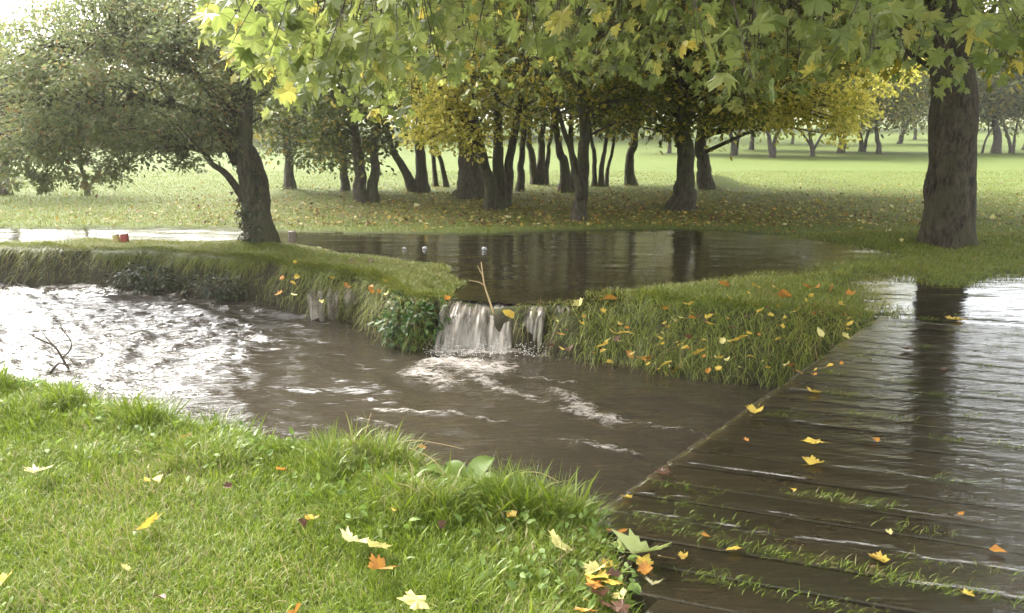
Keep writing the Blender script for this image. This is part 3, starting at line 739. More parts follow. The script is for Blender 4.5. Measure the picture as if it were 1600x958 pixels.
make_tree('dark trunk at the left edge of the far lawn', 'tree', [([(6, 305), (7, 270), (5, 230), (0, 150), (-5, 40)], 0.13, 0.06), ([(8, 285), (22, 265), (35, 240)], 0.03, 0.015)], (6, 305), [(-30, 130, 2.8, 2.2, 1.6, 60, 0.6)], M_LEAF_FAR, M_BARK, None, 19)

# leaning hawthorn by the stream
rngH = np.random.default_rng(5)
haw, hq = make_tree('leaning ivy clad hawthorn on the left stream bank', 'tree',
          [([(412, 388), (398, 330), (384, 270), (374, 215), (365, 150), (345, 60), (300, -40)], 0.2, 0.1),
           ([(394, 310), (386, 250), (388, 190), (390, 100), (400, -10)], 0.11, 0.06),
           ([(384, 290), (362, 272), (345, 255), (325, 238), (300, 232)], 0.055, 0.018),
           ([(370, 225), (330, 190), (270, 165), (190, 160), (100, 172)], 0.09, 0.02),
           ([(366, 160), (310, 120), (230, 90), (120, 80)], 0.09, 0.02)], (412, 388),
          [(215, 115, 2.2, 1.6, 0.9, 170, 0.24), (60, 160, 1.5, 1.4, 0.85, 90, 0.23), (330, 80, 1.3, 1.2, 1.0, 70, 0.25), (110, 215, 0.8, 0.8, 0.5, 40, 0.18), (250, 205, 1.1, 0.8, 0.4, 40, 0.18),
           (160, 40, 1.5, 1.0, 0.55, 44, 0.22), (68, 255, 0.16, 0.2, 0.5, 12, 0.09), (330, 205, 0.5, 0.6, 0.35, 16, 0.17), (290, 10, 1.4, 1.0, 0.6, 44, 0.24), (150, 255, 0.5, 0.4, 0.3, 9, 0.11), (282, 245, 0.07, 0.1, 0.22, 5, 0.07), (20, 250, 0.3, 0.4, 0.35, 8, 0.12)], M_LEAF_HAW, M_BARK, None, 21, leaf=0.062, per=94, flare=1.15, part='limb')
inv = Matrix.Translation(haw.location).inverted()
Q, rad = hq[0]
n = 900
k = rngH.integers(0, len(Q) // 2, n); a = rngH.uniform(1.6, 5.2, n)
out_d = np.stack([np.cos(a), np.sin(a), rngH.normal(0, 0.1, n)], -1)
pos = Q[k] + out_d * (rad[k] * rngH.uniform(1.0, 1.3, n))[:, None] + rngH.normal(0, 0.03, (n, 3))
tip = rngH.normal(0, 0.4, (n, 3)) + np.array([0, 0, -0.8])
o = link('ivy', leaves_mesh('ivy', pos, rngH.uniform(0.05, 0.09, n), tip, out_d + rngH.normal(0, 0.3, (n, 3)), rngH), M_IVY, haw); o.matrix_parent_inverse = inv

# far row on the right and beyond
FG = 'small trees of the far row across the bright lawn'
row = [(1045, 240, 0.12, 0), (1147, 243, 0.17, 1), (1175, 236, 0.16, 0), (1207, 246, 0.15, 1), (1238, 230, 0.12, 0), (1270, 244, 0.13, 2), (1315, 240, 0.22, 0), (1348, 238, 0.17, 1), (1374, 241, 0.16, 0), (1404, 230, 0.2, 3),
       (1430, 225, 0.16, 0), (1533, 240, 0.08, 3), (1556, 240, 0.3, 0), (1582, 240, 0.13, 1), (1598, 236, 0.14, 3), (1640, 240, 0.2, 0)]
names_ = ['small dark far tree just right of the crooked grove trunk', 'pale forked far tree right of the yellow leaved tree', 'plain brown far tree second in the row from the left', 'pale bare stemmed far tree third in the row', 'thin dark far tree set back in the row',
          'wide low forked far tree with spreading bare limbs', 'far tree partly behind the hanging yellow spray', 'dark forked far tree right of the yellow spray', 'narrow dark far tree left of the slanting one', 'far tree slanting right in front of bright lawn',
          'far tree just left of the big right trunk', 'thin slanting far sapling just right of the big trunk', 'thick pale far trunk right of the big trunk', 'dark far tree with forked stem near right edge', 'slanting dark far tree cut by the right edge', 'far tree beyond the right edge of view']
for i, (x, y, r, sh) in enumerate(row):
    b = at(x, y, 0.05); d = b[1]; k = F / d
    def P_(dx, h): return (x + dx * k, y - h * k)
    if sh == 0: st = [([P_(0, 0), P_(0.05, 0.9), P_(-0.05, 1.9), P_(0.1, 4), P_(0, 6)], r, r * .3)]
    elif sh == 1: st = [([P_(-0.05, 0), P_(-0.1, 0.8), P_(-0.5, 2.0), P_(-1.1, 4)], r, r * .3), ([P_(0.05, 0.2), P_(0.2, 1.0), P_(0.55, 2.1), P_(0.9, 4.2)], r * .8, r * .25)]
    elif sh == 2: st = [([P_(0, 0), P_(-0.1, 0.8), P_(-0.3, 2.2), P_(-0.5, 4)], r, r * .3), ([P_(0, 0.5), P_(0.5, 1.2), P_(1.3, 2.2), P_(1.9, 3.6)], r * .6, r * .25), ([P_(0, 0.7), P_(-0.6, 1.4), P_(-1.2, 2.4)], r * .6, r * .25)]
    else: st = [([P_(0, 0), P_(0.3, 0.9), P_(0.9, 2.1), P_(1.6, 4)], r, r * .35), ([P_(0.5, 1.3), P_(0.4, 2.2), P_(0.3, 3.6)], r * .5, r * .2)]
    cx, cy = P_(0.2, 5.0)
    make_tree(names_[i], 'tree', st, (x, y), [(cx, cy, 3.6, 3.0, 3.0, 105, 0.85)], M_LEAF_YEL if i in (4, 6) else M_LEAF_FAR, M_BARK_FAR, FG, 100 + i, leaf=0.3, per=42, sides=9, twigs=True, part='trunk')

# ------------------------------------------------------------------ the big plane tree with its crown reaching over the camera side
def prof(px):
    return np.interp(px, [340, 380, 450, 520, 600, 680, 800, 900, 1000, 1060, 1130, 1200, 1300, 1400, 1470, 1540, 1600, 1900],
                     [70, 150, 165, 175, 160, 150, 130, 115, 105, 130, 190, 150, 130, 95, 150, 140, 120, 120])
rngP = np.random.default_rng(77)
pb = at(1483, 382, 0.1); pb[2] = float(height(pb[0], pb[1]))
plane = empty('plane_tree', pb, 'big plane tree with thick bare trunk on the right and lobed green leaves overhead', 'tree')
inv = Matrix.Translation(plane.location).inverted()
def ppart(name, me, m):
    o = link(name, me, m, plane); o.matrix_parent_inverse = inv; return o
TP = np.array([atY(x, y, pb[1]) for x, y in [(1481, 392), (1483, 330), (1489, 240), (1490, 120), (1484, 0), (1480, -200), (1490, -420)]])
n = 70
Q = spline(TP, n)
Q[0, 2] -= 0.2
radp = np.interp(Q[:, 2] - pb[2], [0, 0.3, 0.9, 2.2, 4, 7], [0.37, 0.35, 0.325, 0.285, 0.25, 0.17])
mb = MB(); mb.tube(Q, radp, 48, 0.15, rngP, lobes=0.02 + 0.16 * np.exp(-np.clip(Q[:, 2] - pb[2], 0, 9) / 0.22))
ppart('trunk', mb.build('trunk'), M_BARK_PLANE)
ends = [(-1.9, 6.4, 3.3), (-0.6, 5.2, 3.1), (0.8, 5.4, 3.0), (2.2, 5.2, 2.9), (3.6, 5.6, 2.9), (5.2, 7.0, 3.2), (-0.5, 9.0, 3.6), (1.8, 9.0, 3.4), (3.8, 10.2, 3.4), (7.5, 8.5, 3.4)]
limbs = []; LP = []; LR = []
for i, ee in enumerate(ends):
    ee = np.array(ee); k = int(np.argmin(abs(Q[:, 2] - (3.4 + 0.35 * i % 2.4))))
    a = Q[k]; L = np.linalg.norm(ee - a)
    m1 = a + (ee - a) * 0.35 + np.array([0, 0, 0.09 * L]) + rngP.normal(0, 0.2, 3)
    m2 = a + (ee - a) * 0.72 + np.array([0, 0, 0.05 * L]) + rngP.normal(0, 0.2, 3)
    P = spline([a, m1, m2, ee], 40)
    P += np.stack([fbm(np.arange(40) * .3, np.full(40, i * 9.1 + j), 4, 2) - 0.5 for j in range(3)], -1) * 0.25 * np.linspace(0, 1, 40)[:, None]
    r = np.linspace(0.11, 0.014, 40)
    mb = MB(); mb.tube(P, r, 10, 0.1, rngP)
    ppart('limb', mb.build('limb'), M_BARK_PLANE)
    LP.append(P[8:]); LR.append(r[8:])
LP = np.concatenate(LP); LR = np.concatenate(LR)
tw = MB(); pos, tip, nrm, size = [], [], [], []
def spray(c, nl, ls, spread):
    """a drooping twig that ends at c with alternate leaves along it"""
    k = int(np.argmin(np.linalg.norm(LP - c, axis=1) + 1.5 * np.clip(c[2] - LP[:, 2], 0, 9)))
    a = LP[k]; L = np.linalg.norm(c - a)
    mid = (a + c) / 2 + np.array([0, 0, 0.15 * L]) + rngP.normal(0, 0.05 * L, 3)
    P = spline([a, mid, c], 14)
    tw.tube(P, np.linspace(min(LR[k] * .6, 0.006 + 0.006 * L), 0.002, 14), 5, cap=False)
    d = (c - mid); d /= np.linalg.norm(d) + 1e-9
    for j in range(nl):
        f = j / max(1, nl - 1)
        base = c - d * spread * f * 1.4
        side = rngP.normal(0, 1, 3); side -= side @ d * d; side /= np.linalg.norm(side) + 1e-9; side[2] *= 0.45
        off = side * spread * rngP.uniform(0.25, 0.75)
        p = base + off
        tw.tube(np.array([base, base + off * 0.5 + np.array([0, 0, 0.01]), p]), [0.0018, 0.0015, 0.0013], 3, cap=False)
        pos.append(p); tp = side * 0.8 + d * 0.35 + rngP.normal(0, 0.3, 3) + np.array([0, 0, -0.75]); tip.append(tp)
        nrm.append(np.array([0, -0.35, 1.0]) + rngP.normal(0, 0.5, 3)); size.append(ls * rngP.uniform(0.6, 1.15))
cnt = 0
while cnt < 215:                                   # nearest sprays, 4 to 7 m away
    x = rngP.uniform(335, 720) if rngP.random() < 0.5 else rngP.uniform(700, 1900); top = prof(x)
    y = top - 12 - rngP.exponential(60) if rngP.random() < 0.5 else rngP.uniform(-260, top - 20)
    Yd = rngP.uniform(4.4, 7.4)
    if 640 < x < 1010 and y > 50 and rngP.random() < 0.75: continue
    if 1430 < x < 1540 and y > -60 and rngP.random() < 0.75: continue
    c = atY(x, y - 0.0, Yd)
    if c[2] < 1.95: continue
    spray(c, rngP.integers(4, 9), 0.135, 0.22); cnt += 1
cnt = 0
while cnt < 850:                                   # the crown further back
    x = rngP.uniform(430, 2000); top = prof(x) + (25 if x < 1000 else 5)
    y = rngP.uniform(-330, top)
    if x > 1540 and rngP.random() < 0.7: continue
    if 1430 < x < 1545 and -80 < y and rngP.random() < 0.6: continue
    Yd = rngP.uniform(7.2, 12.5)
    c = atY(x, y, Yd)
    if c[2] > 5.5: continue
    spray(c, rngP.integers(6, 11), 0.125, 0.32); cnt += 1
cnt = 0
while cnt < 500:                                   # unseen upper crown, added to block sky from the deck reflections
    c = np.array([rngP.uniform(-3.0, 7.2), rngP.uniform(2.8, 15.5), rngP.uniform(3.9, 7.6)])
    if c[0] > 0.50 * c[1] or c[0] < -2.6 + 0.35 * abs(c[1] - 7): continue
    spray(c, rngP.integers(6, 10), 0.17, 0.36); cnt += 1
ppart('twigs', tw.build('twigs'), M_TWIG)
pos, tip, nrm, size = map(np.array, (pos, tip, nrm, size))
ppart('crown', leaves_mesh('crown', pos, size, tip, nrm, rngP, True), M_LEAF_PLANE)
cc = np.stack([rngP.uniform(-4, 9.5, 2500), rngP.uniform(2.5, 17, 2500), rngP.uniform(2.6, 8.2, 2500)], -1)  # more unseen crown clumps overhead, added to darken the water film's reflections
edge_x = 0.47 * cc[:, 1] + 0.2
thin = np.where(cc[:, 0] > edge_x, 0.10 + 0.0 * edge_x, 1.0) * (cc[:, 0] > -2.0 + 0.3 * np.abs(cc[:, 1] - 8)) * (cc[:, 0] < 10) * (cc[:, 2] < 4.6 + 3.4 * np.exp(-((cc[:, 0] - 3) / 5) ** 2))
px__, py__, _d = project(cc)
cc = cc[(rngP.random(len(cc)) < thin) & (py__ < -30 - 0.8 * F / _d)]
p_, t_, n_ = clump_leaves(cc, 0.6, 16, rngP)
ppart('crown', leaves_mesh('crown', p_, rngP.uniform(0.17, 0.3, len(p_)), t_, n_, rngP), M_LEAF_PLANE)
cc = np.stack([rngP.uniform(2.5, 11, 2600), rngP.uniform(13.8, 20, 2600), rngP.uniform(2.9, 7.0, 2600)], -1)
px__, py__, _d = project(cc)
low = 70 + 45 * (fbm(px__ * 0.012, py__ * 0 + 3, 5, 3) - 0.5) * 2
cc = cc[(py__ < low) & (px__ > 960) & (np.hypot(cc[:, 0] - pb[0], cc[:, 1] - pb[1]) < 10) & (rngP.random(len(cc)) < np.where(px__ > 1500, 0.2, 0.38))]
bt = MB()
for c in cc[::6]:
    a = Q[int(np.argmin(np.abs(Q[:, 2] - c[2] + 0.6)))]; L = np.linalg.norm(c - a)
    bt.tube(spline([a, (a + c) / 2 + np.array([0, 0, 0.1 * L]) + rngP.normal(0, 0.06 * L, 3), c], 9), np.linspace(0.012 + 0.008 * L, 0.006, 9), 5, cap=False)
ppart('branches', bt.build('branches'), M_BARK_PLANE)
p_, t_, n_ = clump_leaves(cc, 0.55, 34, rngP)
ppart('crown', leaves_mesh('crown', p_, rngP.uniform(0.11, 0.19, len(p_)), t_, n_, rngP), M_LEAF_OLIVE)

# ------------------------------------------------------------------ distant wood (one mass)
rngD = np.random.default_rng(8)
cs = []
for x0, x1, y0, y1, n, h in ((-75, -14, 62, 80, 420, 8.0), (-62, 62, 118, 150, 1500, 27), (60, 150, 120, 150, 700, 15), (-24, 14, 80, 100, 800, 21)):
    x = rngD.uniform(x0, x1, n); y = rngD.uniform(y0, y1, n)
    hh = h * (0.55 + 0.6 * noise(x * 0.12, y * 0.05, 5))
    z = rngD.uniform(0.2, 1, n) * hh + np.asarray(height(x, y))
    cs.append(np.stack([x, y, z], -1))
cs = np.concatenate(cs)
p_, t_, n_ = clump_leaves(cs, 2.0, 24, rngD)
link('distant_wood', leaves_mesh('distant_wood', p_, rngD.uniform(0.6, 1.2, len(p_)), t_, n_, rngD), M_LEAF_FAR, label='hazy woodland mass closing the far side of the park', cat='woodland', kind='stuff')

# ------------------------------------------------------------------ grass
rngG = np.random.default_rng(3)
def blade_mesh(name, P, L, Wd, az, lean, bend, droop=0):
    n = len(P)
    d = np.stack([np.cos(az), np.sin(az), np.zeros(n)], -1); sd_ = np.stack([-np.sin(az), np.cos(az), np.zeros(n)], -1)
    tw_ = rngG.uniform(-1.2, 1.2, n)
    side = sd_ * np.cos(tw_)[:, None] + d * np.sin(tw_)[:, None]
    V = np.empty((n, 8, 3))
    for i, (t, w) in enumerate(((0, 1), (0.38, 0.9), (0.72, 0.62), (1.0, 0.06))):
        c = P + d * (L * (lean * t + bend * t * t))[:, None]
        c[:, 2] += L * t * np.sqrt(np.clip(1 - (lean + bend * t) ** 2 * 0.6, 0.05, 1)) - L * bend * t ** 3 * 0.35 - L * droop * t ** 1.6
        V[:, 2 * i] = c - side * (Wd * w / 2)[:, None]; V[:, 2 * i + 1] = c + side * (Wd * w / 2)[:, None]
    f = np.array([[0, 1, 3, 2], [2, 3, 5, 4], [4, 5, 7, 6]])
    Fq = (f[None] + (np.arange(n) * 8)[:, None, None]).reshape(-1, 4)
    return np_mesh(name, V.reshape(-1, 3), [Fq])
def sample(n, x0, x1, y0, y1, m=200):
    x = rngG.uniform(x0, x1, n); y = rngG.uniform(y0, y1, n)
    P = np.stack([x, y, np.zeros(n)], -1)
    return P[inframe(P, m)]
def not_deck(P):
    s, t = deck_st(P[:, 0], P[:, 1])
    return ~((s > -3.5) & (s < S_END) & (t > deck_t0(s) + 0.0))
# near lawn
P = sample(520000, -6.5, 1.6, 1.9, 7.6, 160)
near = P[:, 1] < np.interp(P[:, 0], [-8, -4, -1, 1, 2.5], [9.5, 8.3, 6.7, 5.7, 5.2])
P = P[near & not_deck(P)]
P[:, 2] = height(P[:, 0], P[:, 1]); P = P[P[:, 2] > -0.3]
dens = np.clip(3.6 / P[:, 1], 0.3, 1.0); P = P[rngG.random(len(P)) < dens]
n = len(P)
De = sdist(P[:, 0], P[:, 1], RIV)
clump = fbm(P[:, 0] * 3.2, P[:, 1] * 3.2, 91, 3)
rough_ = (1 - sstep(De, 0.25, 1.3)) * 1.0 + 0.3 * sstep(P[:, 0], -1.5, 0.3)
L = rngG.uniform(0.03, 0.065, n) * (0.75 + 0.6 * clump) + np.clip(rough_, 0, 1) * (0.025 + 0.14 * sstep(clump, 0.42, 0.75)) * rngG.uniform(0.5, 1.2, n)
az = fbm(P[:, 0] * 1.6, P[:, 1] * 1.6, 95, 2) * 12 + rngG.normal(0, 1.7, n)
wide = (rngG.random(n) < 0.05 * np.clip(rough_, 0, 1)) * 1.0
L = L * (1 + 0.25 * wide)
link('lawn_grass', blade_mesh('lawn_grass', P, L, rngG.uniform(0.0028, 0.0055, n) * (0.7 + P[:, 1] * 0.08) * (1 + 2.2 * wide), az, rngG.uniform(0.05, 0.5, n), rngG.uniform(0.1, 0.6, n)), M_GRASS,
     label='bright lush grass on the near bank', cat='grass', kind='stuff')
sel = rngG.choice(n, 300, replace=False, p=(np.clip(rough_, 0, 1) ** 2 * (De < 1.0) + 0.004) / (np.clip(rough_, 0, 1) ** 2 * (De < 1.0) + 0.004).sum())
wc = P[sel] + np.array([0, 0, 0.05]); wp, wt_, wn = clump_leaves(wc, 0.06, 4, rngG, 0.4, 0.1)
link('lawn_weeds', leaves_mesh('lawn_weeds', wp + np.array([0, 0, 0.02]), rngG.uniform(0.02, 0.055, len(wp)), wt_, wn, rngG), M_DOCK, label='small broad leaved weeds mixed into the near bank grass', cat='weeds', kind='stuff')
# banks across the stream
P = sample(420000, -9.5, 8.0, 6.4, 14.2, 120)
P2 = sample(700000, -9.5, -0.4, 6.4, 13.5, 120)
d2 = sdist(P2[:, 0], P2[:, 1], RIV); P = np.vstack([P, P2[(d2 > -0.05) & ((d2 < 0.45) | ((d2 < 1.8) & (rngG.random(len(P2)) < 0.6)))]])
near = P[:, 1] < np.interp(P[:, 0], [-8, -4, -1, 1, 2.5], [9.5, 8.3, 6.7, 5.7, 5.2])
P = P[~near & not_deck(P)]
P[:, 2] = height(P[:, 0], P[:, 1])
De = sdist(P[:, 0], P[:, 1], RIV)
fallx = (P[:, 0] > at(700, 480)[0]) & (P[:, 0] < at(806, 480)[0])
w = bank_w(P[:, 0], P[:, 1])
ok = ((P[:, 2] > ZP - np.where(P[:, 0] > 2.0, 0.05, 0.02)) | ((De < w) & (P[:, 2] > ZW - 0.0) & (rngG.random(len(P)) < np.where(w > 0.6, 0.9, np.where(P[:, 0] > -2.2, 0.55, 0.28))))) & ~(fallx & (De < 0.9))
P = P[ok]; De = De[ok]; w = w[ok]
keepp = rngG.random(len(P)) < np.where(P[:, 2] < ZP + 0.02, 0.35, 0.8)
P, De, w = P[keepp], De[keepp], w[keepp]
n = len(P)
clump = fbm(P[:, 0] * 2.6, P[:, 1] * 2.6, 111, 3)
face = (De < w) & (w > 0.6)
lipm = np.exp(-((De - w * 0.9) / 0.35) ** 2)
L = rngG.uniform(0.04, 0.08, n) * (0.7 + 0.7 * clump) + lipm * 0.12 * clump + face * rngG.uniform(0.05, 0.22, n) + (De < w) * rngG.uniform(0.02, 0.14, n)
L = np.where(P[:, 1] > 10.8, L * 0.8, L)
az = np.where(De < w + 0.15, -math.pi / 2 + rngG.normal(-0.25, 0.55, n), rngG.uniform(0, 6.28, n))
link('bank_grass', blade_mesh('bank_grass', P, L, rngG.uniform(0.004, 0.008, n), az, np.where(De < w + 0.1, rngG.uniform(0.3, 0.8, n), rngG.uniform(0.05, 0.6, n)), rngG.uniform(0.2, 0.7, n), np.where(De < w + 0.03, rngG.uniform(0.3, 1.5, n), 0)), M_GRASS_BANK,
     label='rough wet grass on the banks across the stream', cat='grass', kind='stuff')
# field around the trees
P = sample(330000, -20, 20, 12.5, 34, 60)
P[:, 2] = height(P[:, 0], P[:, 1])
P = P[(P[:, 2] > ZP + 0.006)]
P = P[rngG.random(len(P)) < np.clip(16 / P[:, 1], 0, 1) ** 1.5]
n = len(P)
link('field_grass', blade_mesh('field_grass', P, rngG.uniform(0.03, 0.065, n), rngG.uniform(0.006, 0.014, n), rngG.uniform(0, 6.28, n), rngG.uniform(0.1, 0.6, n), rngG.uniform(0.1, 0.5, n)), M_GRASS_BANK,
     label='short mown grass of the park field', cat='grass', kind='stuff')
# tufts pushing up between the bridge boards
tuf = [(1060, 765, 40), (1075, 790, 30), (1060, 820, 70), (1100, 815, 40), (1030, 830, 40), (1290, 780, 40), (1320, 785, 50), (1350, 790, 40), (1180, 862, 50), (1210, 868, 40), (1290, 885, 45), (1320, 890, 40), (1150, 915, 45), (1130, 910, 30), (1270, 945, 40),
       (1440, 918, 50), (1480, 925, 40), (1400, 905, 40), (1540, 935, 40), (1590, 905, 30), (1310, 620, 22), (1345, 560, 26), (1370, 553, 26), (1300, 585, 20), (1390, 655, 25), (1330, 650, 20), (1410, 600, 22), (1450, 545, 22), (1500, 520, 22), (1560, 620, 25), (1580, 700, 25),
       (1490, 755, 25), (1430, 830, 25), (1220, 650, 20), (1480, 690, 22), (1560, 545, 22), (1590, 525, 20), (1410, 510, 22), (1450, 500, 25), (1500, 495, 20), (1320, 545, 20), (1540, 575, 20), (1455, 620, 20), (1520, 655, 18), (1430, 880, 30)]
PP = []
for x, y, w_ in tuf:
    c = at(x, y, 0.0); k = int(12 + w_ * 1.15)
    a = rngG.normal(0, 1, k) * w_ / 330; b_ = rngG.normal(0, 0.03, k)
    PP.append(np.stack([c[0] + q_[0] * a + e_[0] * b_, c[1] + q_[1] * a + e_[1] * b_, np.full(k, 0.006)], -1))
P = np.concatenate(PP); n = len(P)
link('bridge_grass', blade_mesh('bridge_grass', P, rngG.uniform(0.025, 0.06, n), rngG.uniform(0.002, 0.0038, n), rngG.normal(math.atan2(q_[1], q_[0]), 0.9, n), rngG.uniform(0.3, 0.8, n), rngG.uniform(0.3, 0.7, n)), M_GRASS,
     label='sparse grass tufts growing between the bridge boards', cat='grass', kind='stuff')

# ------------------------------------------------------------------ plants
rngB = np.random.default_rng(14)
def bush(px, py, rx_, rz_, n, label, ls=0.065, m=M_BUSH, ry_=0.4):
    b = at(px, py, -0.2); root = empty('leafy_bush', b, label, 'bush')
    inv = Matrix.Translation(root.location).inverted()
    g = rngB.normal(0, 1, (n, 3)); g /= np.linalg.norm(g, axis=1)[:, None]; g *= rngB.uniform(0.45, 1, n)[:, None]
    lump = 0.7 + 0.6 * fbm(g[:, 0] * 2.5 + 5, g[:, 2] * 2.5 + g[:, 1], 3, 3)
    pos = b + g * np.array([rx_, ry_, rz_]) * lump[:, None]
    tip = g + rngB.normal(0, 0.5, (n, 3)) + np.array([0, -0.2, -0.5]); nrm = g + np.array([0, -0.2, 0.7]) + rngB.normal(0, 0.4, (n, 3))
    o = link('foliage', leaves_mesh('foliage', pos, ls * rngB.uniform(0.6, 1.4, n), tip, nrm, rngB), m, root); o.matrix_parent_inverse = inv
    mb = MB()
    for i in range(26):
        p = pos[rngB.integers(0, n)]; s0 = b + np.array([rngB.normal(0, rx_ * .3), rngB.normal(0.12, 0.06), -0.12])
        mb.tube(spline([s0, (s0 + p) / 2 + np.array([0, 0, 0.06]), p], 6), np.linspace(0.006, 0.002, 6), 5, cap=False)
    o = link('stems', mb.build('stems'), M_TWIG, root); o.matrix_parent_inverse = inv
bush(645, 505, 0.36, 0.30, 900, 'dense green bush hanging over the water left of the fall')
bush(230, 436, 0.5, 0.22, 330, 'low straggly brown green bush on the left earth bank', 0.06, M_IVY, 0.22)
bush(345, 448, 0.42, 0.2, 260, 'dark trailing plant on the earth bank under the leaning hawthorn', 0.05, M_IVY, 0.2)
def dock(px, py, label, n=7, ls=0.2):
    b = at(px, py, 0.05); b[2] = float(height(b[0], b[1])); root = empty('dock_plant', b, label, 'plant', 'broad leaved dock plants on the near bank edge'); inv = Matrix.Translation(root.location).inverted()
    for i in range(n):
        a = i * 2.4 + rngB.normal(0, 0.3); L = ls * rngB.uniform(0.7, 1.2)
        u = np.linspace(0, 1, 8)
        dirv = np.array([math.cos(a), math.sin(a)])
        c = np.stack([dirv[0] * L * u * 0.75, dirv[1] * L * u * 0.75, L * (1.15 * u - 0.75 * u ** 2.2)], -1) + b
        wv = L * 0.24 * np.sin(np.clip(u * 1.0, 0.04, 0.98) * math.pi) ** 0.8 * (1 - 0.35 * u)
        sdv = np.array([-dirv[1], dirv[0], 0])
        V = np.concatenate([c - sdv * wv[:, None] + [0, 0, 0.02], c, c + sdv * wv[:, None] + [0, 0, 0.02]])
        k = np.arange(7)
        F1 = np.stack([k, k + 8, k + 9, k + 1], -1); F2 = np.stack([k + 8, k + 16, k + 17, k + 9], -1)
        o = link('leaf', np_mesh('leaf', V, [F1, F2]), M_DOCK, root); o.matrix_parent_inverse = inv
dock(728, 752, 'broad leaved dock nearest the bridge on the bank edge', 8, 0.26)
dock(548, 690, 'small dock on the bank edge left of the largest one', 6, 0.2)
dock(443, 675, 'nettle like broad plant leaning over the brown water', 6, 0.17)
dock(35, 600, 'leafy plant at the left edge beside the dead twigs', 7, 0.2)

# sticks
def stick(name, lines, z, label, m, r0, Yd=None, cat='twig'):
    b = at(*lines[0][0][0], z); root = MB()
    for pts, r in lines:
        P = np.array([atY(x, y, b[1]) for x, y in pts]); P[:, 1] += np.linspace(0, 0.05, len(P)) * rngB.normal(0, 1)
        root.tube(spline(P, 12) - b, np.linspace(r, r * 0.45, 12), 6, 0.1, rngB)
    me = root.build(name)
    return link(name, me, m, label=label, cat=cat, loc=b)
stick('dead_branch', [([(772, 492), (765, 470), (757, 445), (754, 425), (752, 409)], 0.010), ([(757, 446), (748, 440), (733, 436)], 0.007), ([(755, 432), (750, 424), (746, 416)], 0.005)], -0.05, 'pale bare twig sticking up at the lip of the waterfall', M_PALE_TWIG, 0.01)
stick('dead_branch', [([(108, 578), (97, 560), (85, 542), (60, 530), (45, 522)], 0.013), ([(97, 560), (112, 545), (114, 530), (103, 512), (102, 500)], 0.008), ([(84, 541), (74, 525), (70, 512)], 0.006), ([(103, 515), (96, 528)], 0.005), ([(78, 583), (92, 568), (104, 570), (110, 580)], 0.012)], -0.36,
      'dark dead branch snagged in the water beside the near left bank', M_TWIG, 0.01)
stick('dead_branch', [([(436, 468), (450, 456), (462, 446), (474, 441)], 0.011)], -0.38, 'dark stick propped on the earth bank left of the seeping veils', M_TWIG, 0.01)
stick('dead_branch', [([(243, 441), (268, 434), (292, 430)], 0.011), ([(268, 434), (280, 438), (292, 440)], 0.006)], -0.36, 'thin stick low on the left bank above the glittering water', M_TWIG, 0.01)
def stalk(pts, label, z=0.06):
    b = at(pts[0][0], pts[0][1], z); P = np.array([atY(x, y, b[1]) for x, y in pts])
    mb = MB(); mb.tube(spline(P, 14) - b, np.linspace(0.0025, 0.0012, 14), 5)
    link('dry_stalk', mb.build('dry_stalk'), M_PALE_TWIG, label=label, cat='grass stalk', loc=b, group='dry stalks over the near bank')
stalk([(600, 706), (622, 692), (650, 688), (690, 694), (725, 702)], 'long arching dry stalk over the water left of the big dock')
stalk([(700, 760), (690, 735), (672, 715), (640, 700)], 'dry stalk leaning left near the big dock')
stalk([(740, 752), (765, 745), (790, 750), (805, 760)], 'short curved dry stalk right of the big dock')
stalk([(770, 765), (800, 742), (840, 738), (872, 752)], 'arching pale stalk between the big dock and the bridge')
stalk([(568, 690), (574, 665), (580, 645)], 'upright brown seed stalk behind the small dock')
stalk([(1028, 868), (1070, 878), (1120, 905), (1170, 940)], 'fallen straw lying across the nearest bridge boards', 0.012)

# ------------------------------------------------------------------ posts and small things
def post(px, py, w_, h_, colr, label, tilt, topc, square=False):
    b = at(px, py, 0.05); b[2] = float(height(b[0], b[1]))
    root = empty('marker_post' if topc else 'wooden_post', b, label, 'post')
    inv = Matrix.Translation(root.location).inverted()
    mb = MB(); d = np.array([tilt, 0, 1.0]); d /= np.linalg.norm(d)
    P = np.array([b - d * 0.15, b + d * 0.02, b + d * h_ * 0.5, b + d * (h_ - 0.006), b + d * h_])
    mb.tube(P, np.array([1, 1, 1.0, 1.0, 0.93]) * w_ / 2, 16, 0.03, rngB)
    o = link('shaft', mb.build('shaft'), simple(label[:20], colr, 0.55, 0.4, 0.15, 20), root); o.matrix_parent_inverse = inv
    if topc:
        mb = MB(); t = b + d * (h_ + 0.001)
        mb.tube(np.array([t, t + d * 0.008, t + d * 0.011]), np.array([1.05, 1.05, 0.95]) * w_ / 2, 16)
        o = link('cap', mb.build('cap'), simple('white_cap', topc, 0.4, 0.5, 0.06), root); o.matrix_parent_inverse = inv
post(196, 380, 0.115, 0.14, (0.26, 0.045, 0.03), 'short red marker post with white top by the flooded field', -0.08, (0.5, 0.47, 0.43))
post(184, 380, 0.10, 0.125, (0.36, 0.29, 0.1), 'short yellow marker post with white top leaning on the red one', -0.22, (0.5, 0.48, 0.43))
post(457, 386, 0.11, 0.25, (0.13, 0.1, 0.07), 'short weathered wooden stump post right of the leaning hawthorn', 0.02, None)
rngF = np.random.default_rng(4)
